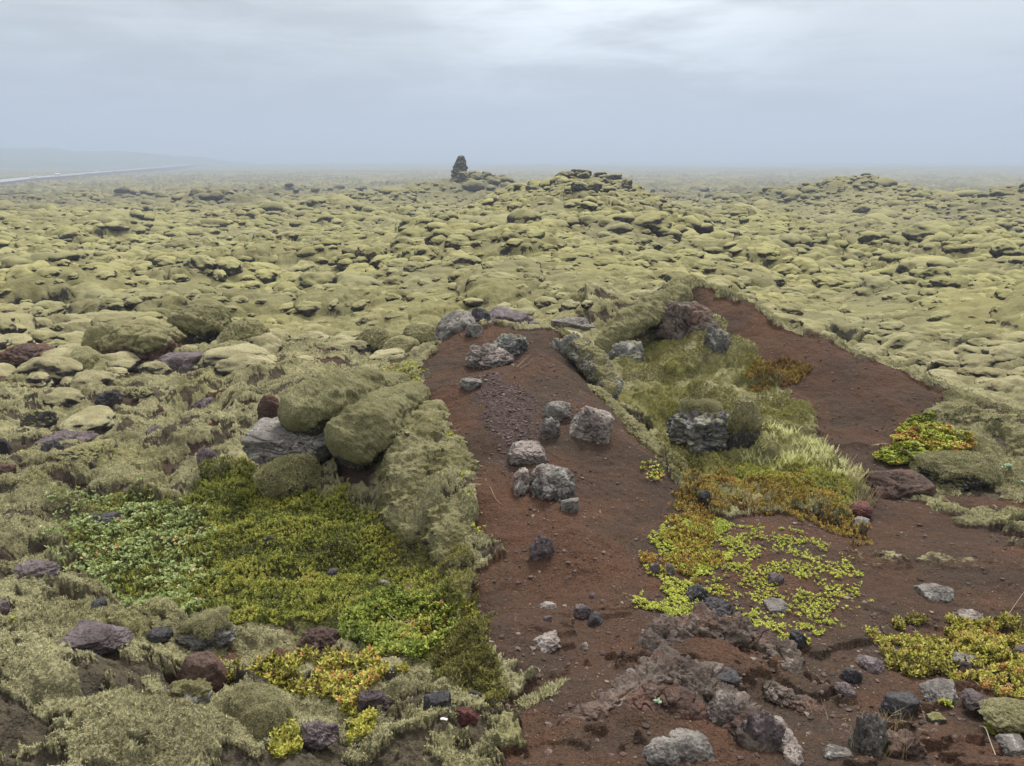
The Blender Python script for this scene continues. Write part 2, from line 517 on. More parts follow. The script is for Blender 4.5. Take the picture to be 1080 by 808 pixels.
def height(x, y, want=False):
    x = np.asarray(x, float).ravel()
    y = np.asarray(y, float).ravel()
    r = np.hypot(x, y)
    z = base_z(x, y)
    lw = lump_w(x, y)
    soil, lush, olive, grav = masks(x, y)
    # cushions of the open lava field
    i = np.nonzero((lw > 0.01) & (r < 900))[0]
    if len(i):
        X, Y, R = x[i], y[i], r[i]
        wx = X + 0.30 * perlin(X / 0.9, Y / 0.9, 11) + 0.10 * perlin(X / 0.3, Y / 0.3, 12)
        wy = Y + 0.30 * perlin(X / 0.9, Y / 0.9, 13) + 0.10 * perlin(X / 0.3, Y / 0.3, 14)
        rg = sstep(perlin(X / 9.0, Y / 9.0, 15) + 0.5 * perlin(X / 3.5, Y / 3.5, 16), -0.35, 0.35)   # rough and smooth reaches
        deep = 0.30 + 0.70 * sstep(perlin(X / 1.5, Y / 1.5, 17) + 0.4 * perlin(X / 0.6, Y / 0.6, 18), -0.15, 0.35)
        small = cushions(wx, wy, 0.62, 101, 0.42) * (1 - sstep(R, 50, 90))
        mid = cushions(wx * 0.94, wy * 1.06, 1.20, 201, 0.40) * (1 - sstep(R, 150, 240))
        knob = lumps(wx, wy, 1.5, 251, 0.22, 0.44, 1.15, 0.55, p=9) * (1 - sstep(R, 120, 200))
        big = lumps(wx, wy, 3.4, 301, 0.30, 0.62, 0.40, 0.6, p=6)
        nearf = (1 - sstep(R, 10, 15)) * (X < 1.0)
        fg = 0.6 + 0.4 * sstep(R, 20, 50)
        cf = 1 - 0.75 * nearf
        z[i] += lw[i] * (fg * (0.5 + 0.5 * rg) * np.maximum((0.46 * mid + 0.30 * small) * deep, 0.6 * knob * (1 - nearf)) * cf - 0.34 * deep * fg * cf
                         + big * 0.8 * (1 - 0.7 * nearf) + 0.10 * nearf + 0.22 * perlin(X / 2.6, Y / 2.6, 19) + 0.48 * perlin(X / 6.0, Y / 6.0, 20))
        fr = sstep(R, 90, 200)
        if fr.max() > 0:
            k = np.nonzero(fr > 0)[0]
            z[i[k]] += fr[k] * (1.5 * cushions(X[k], Y[k], 3.4, 401, 0.5) * (0.5 + 0.5 * rg[k]) - 0.9)
    # near relief
    k = np.nonzero(r < 24)[0]
    X, Y = x[k], y[k]
    ms = 1 - soil[k]
    nf = 1 - sstep(r[k], 14, 24)
    qz = 1 - 0.75 * lush[k]
    left = 1 - sstep(X + 0.35 * Y, -0.6, 0.4)
    wx = X + 0.10 * perlin(X / 0.3, Y / 0.3, 61)
    wy = Y + 0.10 * perlin(X / 0.3, Y / 0.3, 62)
    cush = lumps(wx, wy, 0.42, 501, 0.4, 0.8, 0.55, 0.8)
    cr = crust_of(X, Y) * ms * (1 - lush[k]) * (1 - 0.6 * olive[k])
    d = -0.035 * cr * nf + ms * nf * (0.035 + cush * (0.28 + 0.60 * left + 0.40 * olive[k]) * qz * (1 - 0.5 * lw[k]))
    d = d + nf * ms * (0.062 * fbm(X / 0.24, Y / 0.24, 5, 70, 0.62) + 0.010 * fbm(X / 0.03, Y / 0.03, 3, 75, 0.6))
    d = d + nf * ms * left * (1 - lush[k]) * 0.16 * fbm(X / 1.1, Y / 0.9, 2, 64)
    rid = 1 - np.abs(perlin(X / 0.55 + 0.5 * Y, Y / 0.4, 81)) * 2
    d = d + nf * soil[k] * (0.05 * fbm(X / 0.7, Y / 0.7, 4, 82, 0.55) + 0.012 * rid + 0.006 * fbm(X / 0.06, Y / 0.06, 4, 85, 0.65))
    # crumbly ledges in the trodden foreground
    led = sstep(fbm(X / 0.5 + 0.3 * Y, Y / 0.35, 5, 90, 0.55), 0.12, 0.2) * soil[k] * (1 - sstep(Y, 2.9, 3.6)) * sstep(X, -0.1, 0.4)
    d = d + 0.035 * led
    z[k] += d
    if want:
        return z, soil, lush, olive, grav, lw
    return z


def hz(x, y):
    return float(height(np.array([x]), np.array([y]))[0])


# ------------------------------------------------------------------ object helpers
def tag(o, label=None, cat=None, group=None, kind=None):
    if label: o['label'] = label
    if cat: o['category'] = cat
    if group: o['group'] = group
    if kind: o['kind'] = kind
    return o


def mesh_np(name, V, Fq, mat, parent=None, smooth=True, attrs=None, loc=None):
    me = bpy.data.meshes.new(name)
    V = np.asarray(V, np.float32)
    Fq = np.asarray(Fq, np.int32)
    k = Fq.shape[1]
    me.vertices.add(len(V))
    me.vertices.foreach_set('co', V.ravel())
    me.loops.add(Fq.size)
    me.loops.foreach_set('vertex_index', Fq.ravel())
    me.polygons.add(len(Fq))
    me.polygons.foreach_set('loop_start', np.arange(0, Fq.size, k, dtype=np.int32))
    me.polygons.foreach_set('loop_total', np.full(len(Fq), k, np.int32))
    me.polygons.foreach_set('use_smooth', np.full(len(Fq), smooth, bool))
    me.update(calc_edges=True)
    for an, arr in (attrs or {}).items():
        arr = np.asarray(arr, np.float32)
        if arr.ndim == 1:
            a = me.attributes.new(an, 'FLOAT', 'POINT')
            a.data.foreach_set('value', arr)
        else:
            a = me.attributes.new(an, 'FLOAT_COLOR', 'POINT')
            a.data.foreach_set('color', arr.ravel())
    me.materials.append(mat)
    o = bpy.data.objects.new(name, me)
    COL.objects.link(o)
    if loc is not None:
        o.location = loc
    if parent is not None:
        o.parent = parent
    return o


def empty(name, loc=(0, 0, 0), rz=0.0):
    o = bpy.data.objects.new(name, None)
    COL.objects.link(o)
    o.location = loc
    o.rotation_euler = (0, 0, rz)
    o.empty_display_size = 0.1
    return o


def copy_tree(o, parent=None):
    c = o.copy()
    COL.objects.link(c)
    c.parent = parent
    for ch in list(o.children):
        copy_tree(ch, c)
    return c


# ------------------------------------------------------------------ materials
def new_mat(name):
    m = bpy.data.materials.new(name)
    m.use_nodes = True
    T = NT(m.node_tree)
    out = T.new('ShaderNodeOutputMaterial')
    b = T.new('ShaderNodeBsdfPrincipled')
    b.inputs['Specular IOR Level'].default_value = 0.25
    T.t.links.new(b.outputs[0], out.inputs[0])
    return m, T, b


ROCKD = (0.030, 0.027, 0.027)


def ground_mat():
    m, T, b = new_mat('lava_ground')
    geo = T.new('ShaderNodeNewGeometry')
    P = geo.outputs['Position']
    sepn = T.new('ShaderNodeSeparateXYZ')
    T.put(sepn.inputs[0], geo.outputs['Normal'])
    nz = sepn.outputs[2]
    at_ = T.new('ShaderNodeAttribute', attribute_name='mask')
    sc = T.new('ShaderNodeSeparateColor')
    T.put(sc.inputs[0], at_.outputs['Color'])
    soil, lush, olive = sc.outputs[0], sc.outputs[1], sc.outputs[2]
    at2 = T.new('ShaderNodeAttribute', attribute_name='mask2')
    sc2 = T.new('ShaderNodeSeparateColor')
    T.put(sc2.inputs[0], at2.outputs['Color'])
    grav, fieldm, nearm = sc2.outputs[0], sc2.outputs[1], sc2.outputs[2]

    nb = T.noise(P, 0.18, 4, 0.55)
    nm = T.noise(P, 1.6, 5, 0.6)
    nf = T.noise(P, 14, 5, 0.65)
    nff = T.noise(P, 85, 4, 0.7)
    # moss
    field = T.mix(T.step(nb, 0.35, 0.65), (0.300, 0.280, 0.126), (0.240, 0.225, 0.125))
    field = T.mix(T.math('MULTIPLY', T.step(nm, 0.48, 0.66), 0.75), field, (0.165, 0.150, 0.062))
    grey = T.mix(T.step(nm, 0.35, 0.65), (0.365, 0.342, 0.195), (0.195, 0.180, 0.098))
    grey = T.mix(T.math('MULTIPLY', T.step(T.noise(P, 0.9, 3, 0.5), 0.5, 0.7), 0.7), grey, (0.225, 0.215, 0.085))
    moss = T.mix(fieldm, grey, field)
    moss = T.mix(T.math('MULTIPLY', olive, T.step(nm, 0.3, 0.7)), moss, (0.17, 0.165, 0.045))
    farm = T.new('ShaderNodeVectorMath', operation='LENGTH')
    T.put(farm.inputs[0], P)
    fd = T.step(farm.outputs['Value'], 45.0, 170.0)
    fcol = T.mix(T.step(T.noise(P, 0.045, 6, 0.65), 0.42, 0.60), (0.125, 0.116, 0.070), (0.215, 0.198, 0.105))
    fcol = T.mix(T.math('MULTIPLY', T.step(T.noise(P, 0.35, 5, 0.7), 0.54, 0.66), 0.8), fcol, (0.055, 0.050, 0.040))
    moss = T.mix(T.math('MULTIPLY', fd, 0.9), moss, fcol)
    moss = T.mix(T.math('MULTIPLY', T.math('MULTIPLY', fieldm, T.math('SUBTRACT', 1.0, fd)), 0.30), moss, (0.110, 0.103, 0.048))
    # woolly speckle: dark gaps between the pale shoots
    gap = T.math('MULTIPLY', T.step(nff, 0.54, 0.36), T.math('MULTIPLY', nearm, T.step(T.noise(P, 3.5, 4, 0.6), 0.30, 0.62)))
    moss = T.mix(T.math('MULTIPLY', gap, 0.75), moss, (0.055, 0.050, 0.026))
    gap2 = T.math('MULTIPLY', T.step(nf, 0.60, 0.72), nearm)
    moss = T.mix(T.math('MULTIPLY', gap2, 0.6), moss, (0.05, 0.043, 0.032))
    crust = T.step(T.math('ADD', at2.outputs['Alpha'], T.math('MULTIPLY', T.math('SUBTRACT', T.noise(P, 22, 5, 0.7), 0.5), 1.2)), 0.45, 0.62)
    moss = T.mix(T.math('MULTIPLY', crust, 0.85), moss, T.mix(nf, (0.028, 0.022, 0.020), (0.085, 0.064, 0.052)))
    moss = T.mix(lush, moss, T.mix(T.step(nff, 0.4, 0.6), (0.025, 0.028, 0.008), (0.07, 0.072, 0.018)))
    # bare rock on the steep sides the moss cannot hold
    rk = T.mix(T.step(T.noise(P, 6, 6, 0.7), 0.4, 0.62), ROCKD, (0.075, 0.068, 0.062))
    steep = T.math('ADD', nz, T.math('MULTIPLY', T.math('SUBTRACT', T.noise(P, 2.2, 6, 0.7), 0.5), 0.8))
    rf = T.math('MULTIPLY', T.step(steep, 0.60, 0.50), T.math('SUBTRACT', 1.0, T.math('MULTIPLY', nearm, 0.6)))
    moss = T.mix(rf, moss, rk)
    # soil
    so = T.mix(T.step(T.noise(P, 1.3, 5, 0.6), 0.38, 0.62), (0.104, 0.056, 0.036), (0.064, 0.047, 0.036))
    so = T.mix(T.math('MULTIPLY', T.step(T.noise(P, 5, 5, 0.65), 0.52, 0.72), 0.6), so, (0.13, 0.075, 0.046))
    so = T.mix(T.math('MULTIPLY', T.step(T.noise(P, 0.55, 4, 0.55), 0.45, 0.62), 0.45), so, (0.066, 0.042, 0.031))
    so = T.mix(grav, so, (0.072, 0.050, 0.046))
    so = T.mix(T.math('MULTIPLY', T.step(nff, 0.52, 0.38), 0.65), so, (0.030, 0.020, 0.016))
    so = T.mix(T.math('MULTIPLY', T.step(T.noise(P, 40, 3, 0.5), 0.66, 0.74), 0.6), so, (0.19, 0.12, 0.085))
    vc = T.voro(P, 70, 'F1', 1)
    sv = T.new('ShaderNodeSeparateColor')
    T.put(sv.inputs[0], vc)
    so = T.mix(T.math('MULTIPLY', grav, T.step(sv.outputs[1], 0.75, 0.9)), so, (0.11, 0.085, 0.085))
    edge = T.step(T.math('ADD', soil, T.math('MULTIPLY', T.math('SUBTRACT', nf, 0.5), 0.9)), 0.40, 0.60)
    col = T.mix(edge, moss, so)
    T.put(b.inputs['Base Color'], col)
    b.inputs['Roughness'].default_value = 0.95
    b.inputs['Specular IOR Level'].default_value = 0.12
    h = T.math('ADD', T.math('MULTIPLY', nff, 0.6), T.math('MULTIPLY', T.noise(P, 260, 3, 0.6), 0.3))
    h = T.math('ADD', h, T.math('MULTIPLY', T.voro(P, 120), 0.35))
    bm = T.bump(h, 0.9, 0.012)
    bm = T.bump(T.noise(P, 9, 6, 0.65), 0.8, 0.07, bm)
    T.put(b.inputs['Normal'], bm)
    return m


def rock_mat(name, dark, light, lich=0.3, lichcol=(0.36, 0.36, 0.33), rust=0.0, scale=1.0, rough=0.85, moss=0.0, dust=0.0):
    m, T, b = new_mat(name)
    tc = T.new('ShaderNodeTexCoord')
    geo = T.new('ShaderNodeNewGeometry')
    P = geo.outputs['Position']
    n1 = T.noise(P, 5 * scale, 7, 0.7, 0.4)
    n2 = T.noise(P, 28 * scale, 6, 0.7)
    c = T.mix(T.step(n1, 0.35, 0.68), dark, light)
    c = T.mix(T.math('MULTIPLY', T.step(n2, 0.50, 0.32), 0.8), c, tuple(v * 0.4 for v in dark))
    v = T.voro(P, 75 * scale)
    c = T.mix(T.math('MULTIPLY', T.step(v, 0.24, 0.10), 0.5), c, tuple(x * 0.35 for x in dark))
    if rust > 0:
        c = T.mix(T.math('MULTIPLY', T.step(T.noise(P, 3 * scale, 4, 0.6), 0.50, 0.66), rust), c, (0.15, 0.062, 0.04))
    l = T.math('MULTIPLY', T.step(T.noise(P, 11 * scale, 6, 0.72, 0.6), 0.60 - 0.12 * lich, 0.66 - 0.08 * lich), min(1.0, 0.35 + lich))
    c = T.mix(l, c, lichcol)
    if dust > 0:
        dn = T.step(T.noise(P, 4.5 * scale, 6, 0.7), 0.62 - 0.2 * dust, 0.70 - 0.16 * dust)
        c = T.mix(T.math('MULTIPLY', dn, 0.85), c, (0.092, 0.052, 0.036))
    if moss > 0:
        sp = T.new('ShaderNodeSeparateXYZ')
        T.put(sp.inputs[0], geo.outputs['Normal'])
        mm = T.math('ADD', sp.outputs[2], T.math('MULTIPLY', T.math('SUBTRACT', T.noise(P, 4 * scale, 5, 0.65), 0.5), 1.4))
        c = T.mix(T.math('MULTIPLY', T.step(mm, 1.0 - moss, 1.12 - moss), 0.95), c, T.mix(T.step(T.noise(P, 40, 4, 0.7), 0.4, 0.6), (0.13, 0.12, 0.045), (0.26, 0.245, 0.11)))
    T.put(b.inputs['Base Color'], c)
    b.inputs['Roughness'].default_value = rough
    h = T.math('ADD', T.math('MULTIPLY', n2, 0.8), T.math('MULTIPLY', v, 0.5))
    h = T.math('ADD', h, T.math('MULTIPLY', T.noise(P, 120 * scale, 4, 0.7), 0.3))
    bm = T.bump(h, 0.9, 0.012 / scale)
    T.put(b.inputs['Normal'], T.bump(n1, 0.6, 0.05 / scale, bm))
    return m


def moss_mat(name, a=(0.300, 0.280, 0.150), c=(0.190, 0.176, 0.080), gapc=(0.05, 0.046, 0.022)):
    m, T, b = new_mat(name)
    geo = T.new('ShaderNodeNewGeometry')
    P = geo.outputs['Position']
    nm = T.noise(P, 4, 5, 0.6)
    nff = T.noise(P, 95, 5, 0.72)
    col = T.mix(T.step(nm, 0.35, 0.65), a, c)
    col = T.mix(T.math('MULTIPLY', T.step(nff, 0.54, 0.38), 0.75), col, gapc)
    col = T.mix(T.math('MULTIPLY', T.step(T.noise(P, 11, 5, 0.65), 0.58, 0.72), 0.55), col, (0.09, 0.08, 0.04))
    T.put(b.inputs['Base Color'], col)
    b.inputs['Roughness'].default_value = 0.95
    h = T.math('ADD', nff, T.math('MULTIPLY', T.noise(P, 230, 3, 0.6), 0.5))
    T.put(b.inputs['Normal'], T.bump(h, 1.0, 0.014))
    return m


def leaf_mat(name, stops, rough=0.6):
    m, T, b = new_mat(name)
    a = T.new('ShaderNodeAttribute', attribute_name='tint')
    geo = T.new('ShaderNodeNewGeometry')
    x = T.math('ADD', a.outputs['Fac'], T.math('MULTIPLY', T.math('SUBTRACT', geo.outputs['Random Per Island'], 0.5), 0.35))
    T.put(b.inputs['Base Color'], T.ramp(x, stops))
    b.inputs['Roughness'].default_value = rough
    b.inputs['Subsurface Weight'].default_value = 0.0
    return m


def flat_mat(name, col, rough=0.6, metal=0.0, var=0.1):
    m, T, b = new_mat(name)
    tc = T.new('ShaderNodeTexCoord')
    n = T.noise(tc.outputs['Object'], 8, 4, 0.6)
    T.put(b.inputs['Base Color'], T.mix(n, tuple(v * (1 - var) for v in col), tuple(v * (1 + var) for v in col)))
    b.inputs['Roughness'].default_value = rough
    b.inputs['Metallic'].default_value = metal
    return m


M = {
    'ground': ground_mat(),
    'grey': rock_mat('grey_lichen_rock', (0.095, 0.086, 0.080), (0.24, 0.222, 0.205), 0.4, (0.36, 0.35, 0.32), dust=0.25),
    'lichen': rock_mat('lichen_crusted_rock', (0.085, 0.08, 0.078), (0.20, 0.20, 0.19), 0.6, (0.34, 0.335, 0.29), moss=0.12),
    'dark': rock_mat('dark_basalt', (0.030, 0.028, 0.031), (0.075, 0.070, 0.075), 0.0, (0.16, 0.15, 0.15), rough=0.7),
    'purple': rock_mat('purple_grey_scoria', (0.060, 0.045, 0.048), (0.17, 0.135, 0.14), 0.15, (0.28, 0.25, 0.25), rough=0.65, dust=0.2),
    'tan': rock_mat('pinkish_grey_rock', (0.13, 0.105, 0.095), (0.33, 0.29, 0.265), 0.25, (0.42, 0.39, 0.36), dust=0.35),
    'rust': rock_mat('rusty_scoria', (0.055, 0.035, 0.030), (0.13, 0.085, 0.07), 0.1, (0.22, 0.19, 0.17), rust=0.6, dust=0.4),
    'ledge': rock_mat('grey_topped_ledge_lava', (0.048, 0.035, 0.029), (0.175, 0.140, 0.118), 0.15, (0.30, 0.27, 0.25), rust=0.35, dust=0.3),
    'red': rock_mat('dark_red_scoria', (0.06, 0.022, 0.022), (0.15, 0.06, 0.055), 0.0),
    'mossrock': rock_mat('half_mossy_lava', (0.035, 0.032, 0.032), (0.10, 0.092, 0.088), 0.15, moss=0.5),
    'farrock': rock_mat('far_lava_rock', (0.035, 0.032, 0.034), (0.095, 0.085, 0.082), 0.1, scale=0.35, moss=0.45),
    'moss': moss_mat('woolly_moss'),
    'mossg': moss_mat('green_woolly_moss', (0.275, 0.26, 0.135), (0.175, 0.166, 0.078)),
}

# ------------------------------------------------------------------ ground
def build_ground():
    ang = np.concatenate([np.radians(np.linspace(-47, 47, 1560)), np.radians(np.linspace(47, 313, 150)[1:-1])])
    rr = np.concatenate([np.geomspace(0.3, 1.35, 24, endpoint=False), np.geomspace(1.35, 20, 880, endpoint=False),
                         np.geomspace(20, 90, 480, endpoint=False), np.geomspace(90, 600, 380, endpoint=False), np.geomspace(600, 7000, 90)])
    na, nr = len(ang), len(rr)
    A, R = np.meshgrid(ang, rr)
    x, y = (R * np.sin(A)).ravel(), (R * np.cos(A)).ravel()
    z = np.empty_like(x)
    mk = np.zeros((x.size, 4), np.float32)
    mk2 = np.zeros((x.size, 4), np.float32)
    CH = 400000
    for i in range(0, x.size, CH):
        s = slice(i, i + CH)
        zz, so, lu, ol, gr, lw = height(x[s], y[s], True)
        z[s] = zz
        r = np.hypot(x[s], y[s])
        mk[s, 0], mk[s, 1], mk[s, 2] = so, lu, ol
        fm = np.clip(sstep(r, 10, 18), 0, 1)
        mk2[s, 0], mk2[s, 1], mk2[s, 2] = gr, fm, 1 - sstep(r, 7, 22)
        mk2[s, 3] = crust_of(x[s], y[s]) * (1 - lu) * (1 - 0.6 * ol)
    x = np.append(x, 0); y = np.append(y, 0); z = np.append(z, hz(0, 0.01))
    mk = np.vstack([mk, [[1, 0, 0, 1]]]); mk2 = np.vstack([mk2, [[0, 0, 1, 1]]])
    i = np.arange(nr - 1)[:, None] * na
    j = np.arange(na)[None, :]
    jn = (j + 1) % na
    quads = np.stack([i + j, i + na + j, i + na + jn, i + jn], -1).reshape(-1, 4)
    c = len(x) - 1
    jj = np.arange(0, na, 2)
    fan = np.stack([np.full(len(jj), c), jj, (jj + 1) % na, (jj + 2) % na], -1)
    if na % 2 == 1:
        fan = fan[:-1]
    quads = np.vstack([quads, fan])
    quads = quads[:, ::-1]
    o = mesh_np('ground', np.stack([x, y, z], 1), quads, M['ground'], attrs={'mask': mk, 'mask2': mk2})
    tag(o, kind='structure')
    return o


build_ground()

# ------------------------------------------------------------------ far hills, road, haze
def build_hills():
    m = flat_mat('far_hillside', (0.11, 0.13, 0.06), 0.95, var=0.4)
    for nm, D, pts, depth in (('hills', 1150, [(-420, 30), (-200, 20), (0, 16), (60, 12), (100, 8), (118, 0)], 240),
                              ('hills', 1350, [(150, 0), (165, 6), (185, 7), (200, 3), (212, 0)], 120),
                              ('hills', 1600, [(-500, 40), (-100, 32), (0, 26), (100, 22), (190, 17), (230, 10), (262, 5), (275, 0)], 420)):
        xs = np.linspace(pts[0][0], pts[-1][0], 90)
        hs = np.interp(xs, [p[0] for p in pts], [p[1] for p in pts]) * D / F_PX * 0.72 - 3
        nv = 26
        V = []
        for a, h in zip(xs, hs):
            for k in range(nv):
                t = k / (nv - 1) * 2 - 1
                X, Y = xat(a, D), D + t * depth
                n = 0.25 * perlin(np.array([X / 90.0]), np.array([Y / 90.0]), 5)[0]
                V.append((X, Y, -26 + (h + 14) * (1 - t * t) ** 0.7 * (1 + n)))
        V = np.array(V)
        i = np.arange(len(xs) - 1)[:, None] * nv
        j = np.arange(nv - 1)[None, :]
        q = np.stack([i + j, i + nv + j, i + nv + j + 1, i + j + 1], -1).reshape(-1, 4)
        tag(mesh_np(nm, V, q, m), kind='structure')


build_hills()

ROAD = [(-420, 150, -7.2), (-330, 190, -7.2), (-236, 262, -7.6), (-196, 300, -7.9), (-246, 420, -8.9), (-275, 560, -9.6), (-345, 860, -10.0), (-420, 1250, -10.3), (-640, 2400, -11.0)]
def build_road():
    # road line read from the picture: (px, D)
    pts = [(-330, 130), (-150, 185), (-20, 262), (30, 335), (65, 410), (97, 480), (146, 660), (201, 950), (237, 1500), (262, 2300)]
    P = np.array([[xat(a, d), d] for a, d in pts])
    zs = []
    for (a, d), py in zip(pts, (222, 206, 196.5, 191.5, 187.5, 185, 180.6, 176.2, 172.3, 170.5)):
        r_ = ray(a, py)
        zs.append(CAMZ + r_[2] / r_[1] * d)
    # densify
    tt = np.linspace(0, len(P) - 1, 240)
    X = np.interp(tt, range(len(P)), P[:, 0])
    Y = np.interp(tt, range(len(P)), P[:, 1])
    Z = np.interp(tt, range(len(P)), zs)
    for _ in range(6):
        for Q in (X, Y, Z):
            Q[1:-1] = (Q[:-2] + 2 * Q[1:-1] + Q[2:]) / 4
    tx, ty = np.gradient(X), np.gradient(Y)
    L = np.hypot(tx, ty)
    nx, ny = -ty / L, tx / L
    def strip(name, offs, mat):
        k = len(offs)
        V = np.array([(X[i] + nx[i] * o, Y[i] + ny[i] * o, Z[i] + dz) for i in range(len(X)) for o, dz in offs])
        i = np.arange(len(X) - 1)[:, None] * k
        j = np.arange(k - 1)[None, :]
        q = np.stack([i + j, i + j + 1, i + k + j + 1, i + k + j], -1).reshape(-1, 4)
        return tag(mesh_np(name, V, q, mat, smooth=False), kind='structure')
    strip('road_embankment', [(-15, -6), (-5.6, 0.0), (5.6, 0.0), (15, -6)], flat_mat('gravel_embankment', (0.085, 0.08, 0.075), 0.95, var=0.3))
    strip('road', [(-5.0, 0.03), (5.0, 0.03)], flat_mat('wet_asphalt', (0.36, 0.37, 0.38), 0.18, var=0.1))
    strip('road_marking', [(-4.1, 0.04), (-3.9, 0.04)], flat_mat('road_paint', (0.75, 0.75, 0.73), 0.6, var=0.05))
    strip('road_marking', [(3.9, 0.04), (4.1, 0.04)], bpy.data.materials['road_paint'])
    return X, Y, Z, tx / L, ty / L, nx, ny


RX, RY, RZ, RTX, RTY, RNX, RNY = build_road()


def build_haze():
    m = bpy.data.materials.new('haze_air')
    m.use_nodes = True
    T = NT(m.node_tree)
    out = T.new('ShaderNodeOutputMaterial')
    v = T.new('ShaderNodeVolumePrincipled')
    v.inputs['Color'].default_value = (0.48, 0.57, 0.735, 1)
    v.inputs['Density'].default_value = HAZE_DENSITY
    v.inputs['Anisotropy'].default_value = 0.2
    T.t.links.new(v.outputs[0], out.inputs['Volume'])
    lo, hi, R = -45.0, 95.0, 8200.0
    V = [(-R, -R, lo), (R, -R, lo), (R, R, lo), (-R, R, lo), (-R, -R, hi), (R, -R, hi), (R, R, hi), (-R, R, hi)]
    q = [(0, 3, 2, 1), (4, 5, 6, 7), (0, 1, 5, 4), (1, 2, 6, 5), (2, 3, 7, 6), (3, 0, 4, 7)]
    o = mesh_np('haze', V, q, m, smooth=False)
    tag(o, kind='stuff')


build_haze()
#OBJECTS_BELOW
# ------------------------------------------------------------------ rocks
_ico = {}
def ico(sub):
    if sub not in _ico:
        bm = bmesh.new()
        bmesh.ops.create_icosphere(bm, subdivisions=sub, radius=1.0)
        V = np.array([v.co[:] for v in bm.verts])
        Q = np.array([[v.index for v in f.verts] for f in bm.faces])
        bm.free()
        _ico[sub] = (V / np.linalg.norm(V, axis=1)[:, None], Q)
    return _ico[sub]


STY = {  # planes, roundness, roughness, noise frequency
    'ang': (15, 0.12, 0.16, 2.2), 'block': (10, 0.05, 0.12, 2.0), 'blob': (12, 0.50, 0.20, 2.0), 'pillow': (9, 0.66, 0.27, 1.05), 'drape': (8, 0.70, 0.42, 1.3),
    'crag': (18, 0.15, 0.34, 2.6), 'slab': (12, 0.10, 0.14, 2.2)}


def radial(seed, sub, style):
    n, rnd, rough, fr = STY[style]
    D, Q = ico(sub)
    rs = np.random.RandomState(seed)
    N = rs.randn(n, 3)
    N /= np.linalg.norm(N, axis=1)[:, None]
    N = np.vstack([N, [[1, 0, 0], [-1, 0, 0], [0, 1, 0], [0, -1, 0], [0, 0, 1], [0, 0, -1]]])
    d = np.concatenate([0.66 + 0.30 * rs.rand(n), 0.86 + 0.14 * rs.rand(6)])
    dt = D @ N.T
    rr = np.where(dt > 0.05, d / np.maximum(dt, 0.05), 9)
    k = 18.0 if style in ('pillow', 'drape') else 45.0
    r = -np.log(np.exp(-k * rr).sum(1)) / k + 0.03
    r = r * (1 - rnd) + rnd * 0.92
    warp = D + 0.25 * np.stack([perlin3(D * 2, seed + 31), perlin3(D * 2, seed + 32), perlin3(D * 2, seed + 33)], 1)
    r = r + rough * 0.75 * fbm3(warp * fr, 5, seed % 50, 0.55)
    if style in ('ang', 'crag', 'block', 'slab', 'blob'):
        rid = np.abs(perlin3(warp * 3.1, seed + 5))
        r = r - 0.10 * np.exp(-(rid / 0.05) ** 2)
        pit = fbm3(D * 13, 3, seed + 9, 0.6)
        r = r + 0.030 * pit * (1.6 if style in ('crag', 'blob') else 0.8)
    return D, Q, r


def rock_pair(name, seed, size, mat, style, sub, cap=None, capmat='moss', thick=0.05, parent=None):
    """rock mesh, and a moss cap part when cap (a height threshold) is given"""
    D, Q, r = radial(seed, sub, style)
    size = np.array(size)
    sc = size / 2
    o = mesh_np(name, D * r[:, None] * sc, Q, mat, parent=parent)
    if cap is not None:
        D2, Q2, r2 = radial(seed, min(sub + 1, 6), style) if sub < 6 else (D, Q, r)
        msk = sstep(D2[:, 2] + 0.40 * fbm3(D2 * 1.8, 4, seed + 3, 0.6), cap, cap + 0.16)
        m = size.mean() / 2
        off = (-0.05 + (0.05 + thick / m) * msk) + msk * (0.010 / m) * fbm3(D2 * m / 0.035, 3, seed + 8, 0.6) * 1.3
        rs2 = r2 * 0.5 + 0.5 * (r2 + 0.04)
        c = mesh_np('moss_cap', D2 * (rs2 + off)[:, None] * sc, Q2, M[capmat], parent=o)
    return o


def depth_of(p):
    return p[1] * CT + (CAMZ - p[2]) * ST


_seed = [100]
SHOOT = []
def rock(px, py, w, h, mat, style, label, name='rock', cat='rock', sub=5, cap=None, capmat='moss', tilt=0.0, yaw=None, sink=0.44, deep=0.85,
         group=None, D=None, thick=0.035, lift=0.0, slope=0.0):
    _seed[0] += 7
    sd_ = _seed[0]
    if D is None:
        g = hit(px, py + 0.40 * h)
    else:
        g = at(px, py + 0.40 * h, D)
    zc = depth_of(g)
    W = w * zc / F_PX
    a = math.atan2(CAMZ - g[2], math.hypot(g[0], g[1]))
    hm = h * zc / F_PX
    dp = deep * W
    H = max((hm - 0.55 * dp * math.sin(a + slope)) / math.cos(a), 0.30 * W)
    Ht = H / (1 - sink)
    x, y = g[0] * (1 + 0.36 * dp / g[1]), g[1] + 0.36 * dp
    if D is None:
        z = hz(x, y) + Ht * (0.5 - sink) + lift
    else:
        z = g[2] + Ht * (0.5 - sink) + lift
    o = rock_pair(name, sd_, (W * 1.06, dp * 1.06, Ht), M[mat], style, sub, cap, capmat, thick)
    o.location = (x, y, z)
    if cap is not None and zc < 8.5 and w > 40:
        SHOOT.append((o, zc, capmat))
    rz = 0.0 if yaw is None else yaw
    o.rotation_euler = (0, math.radians(tilt), math.radians(rz))
    tag(o, label, cat, group)
    return o


R = rock
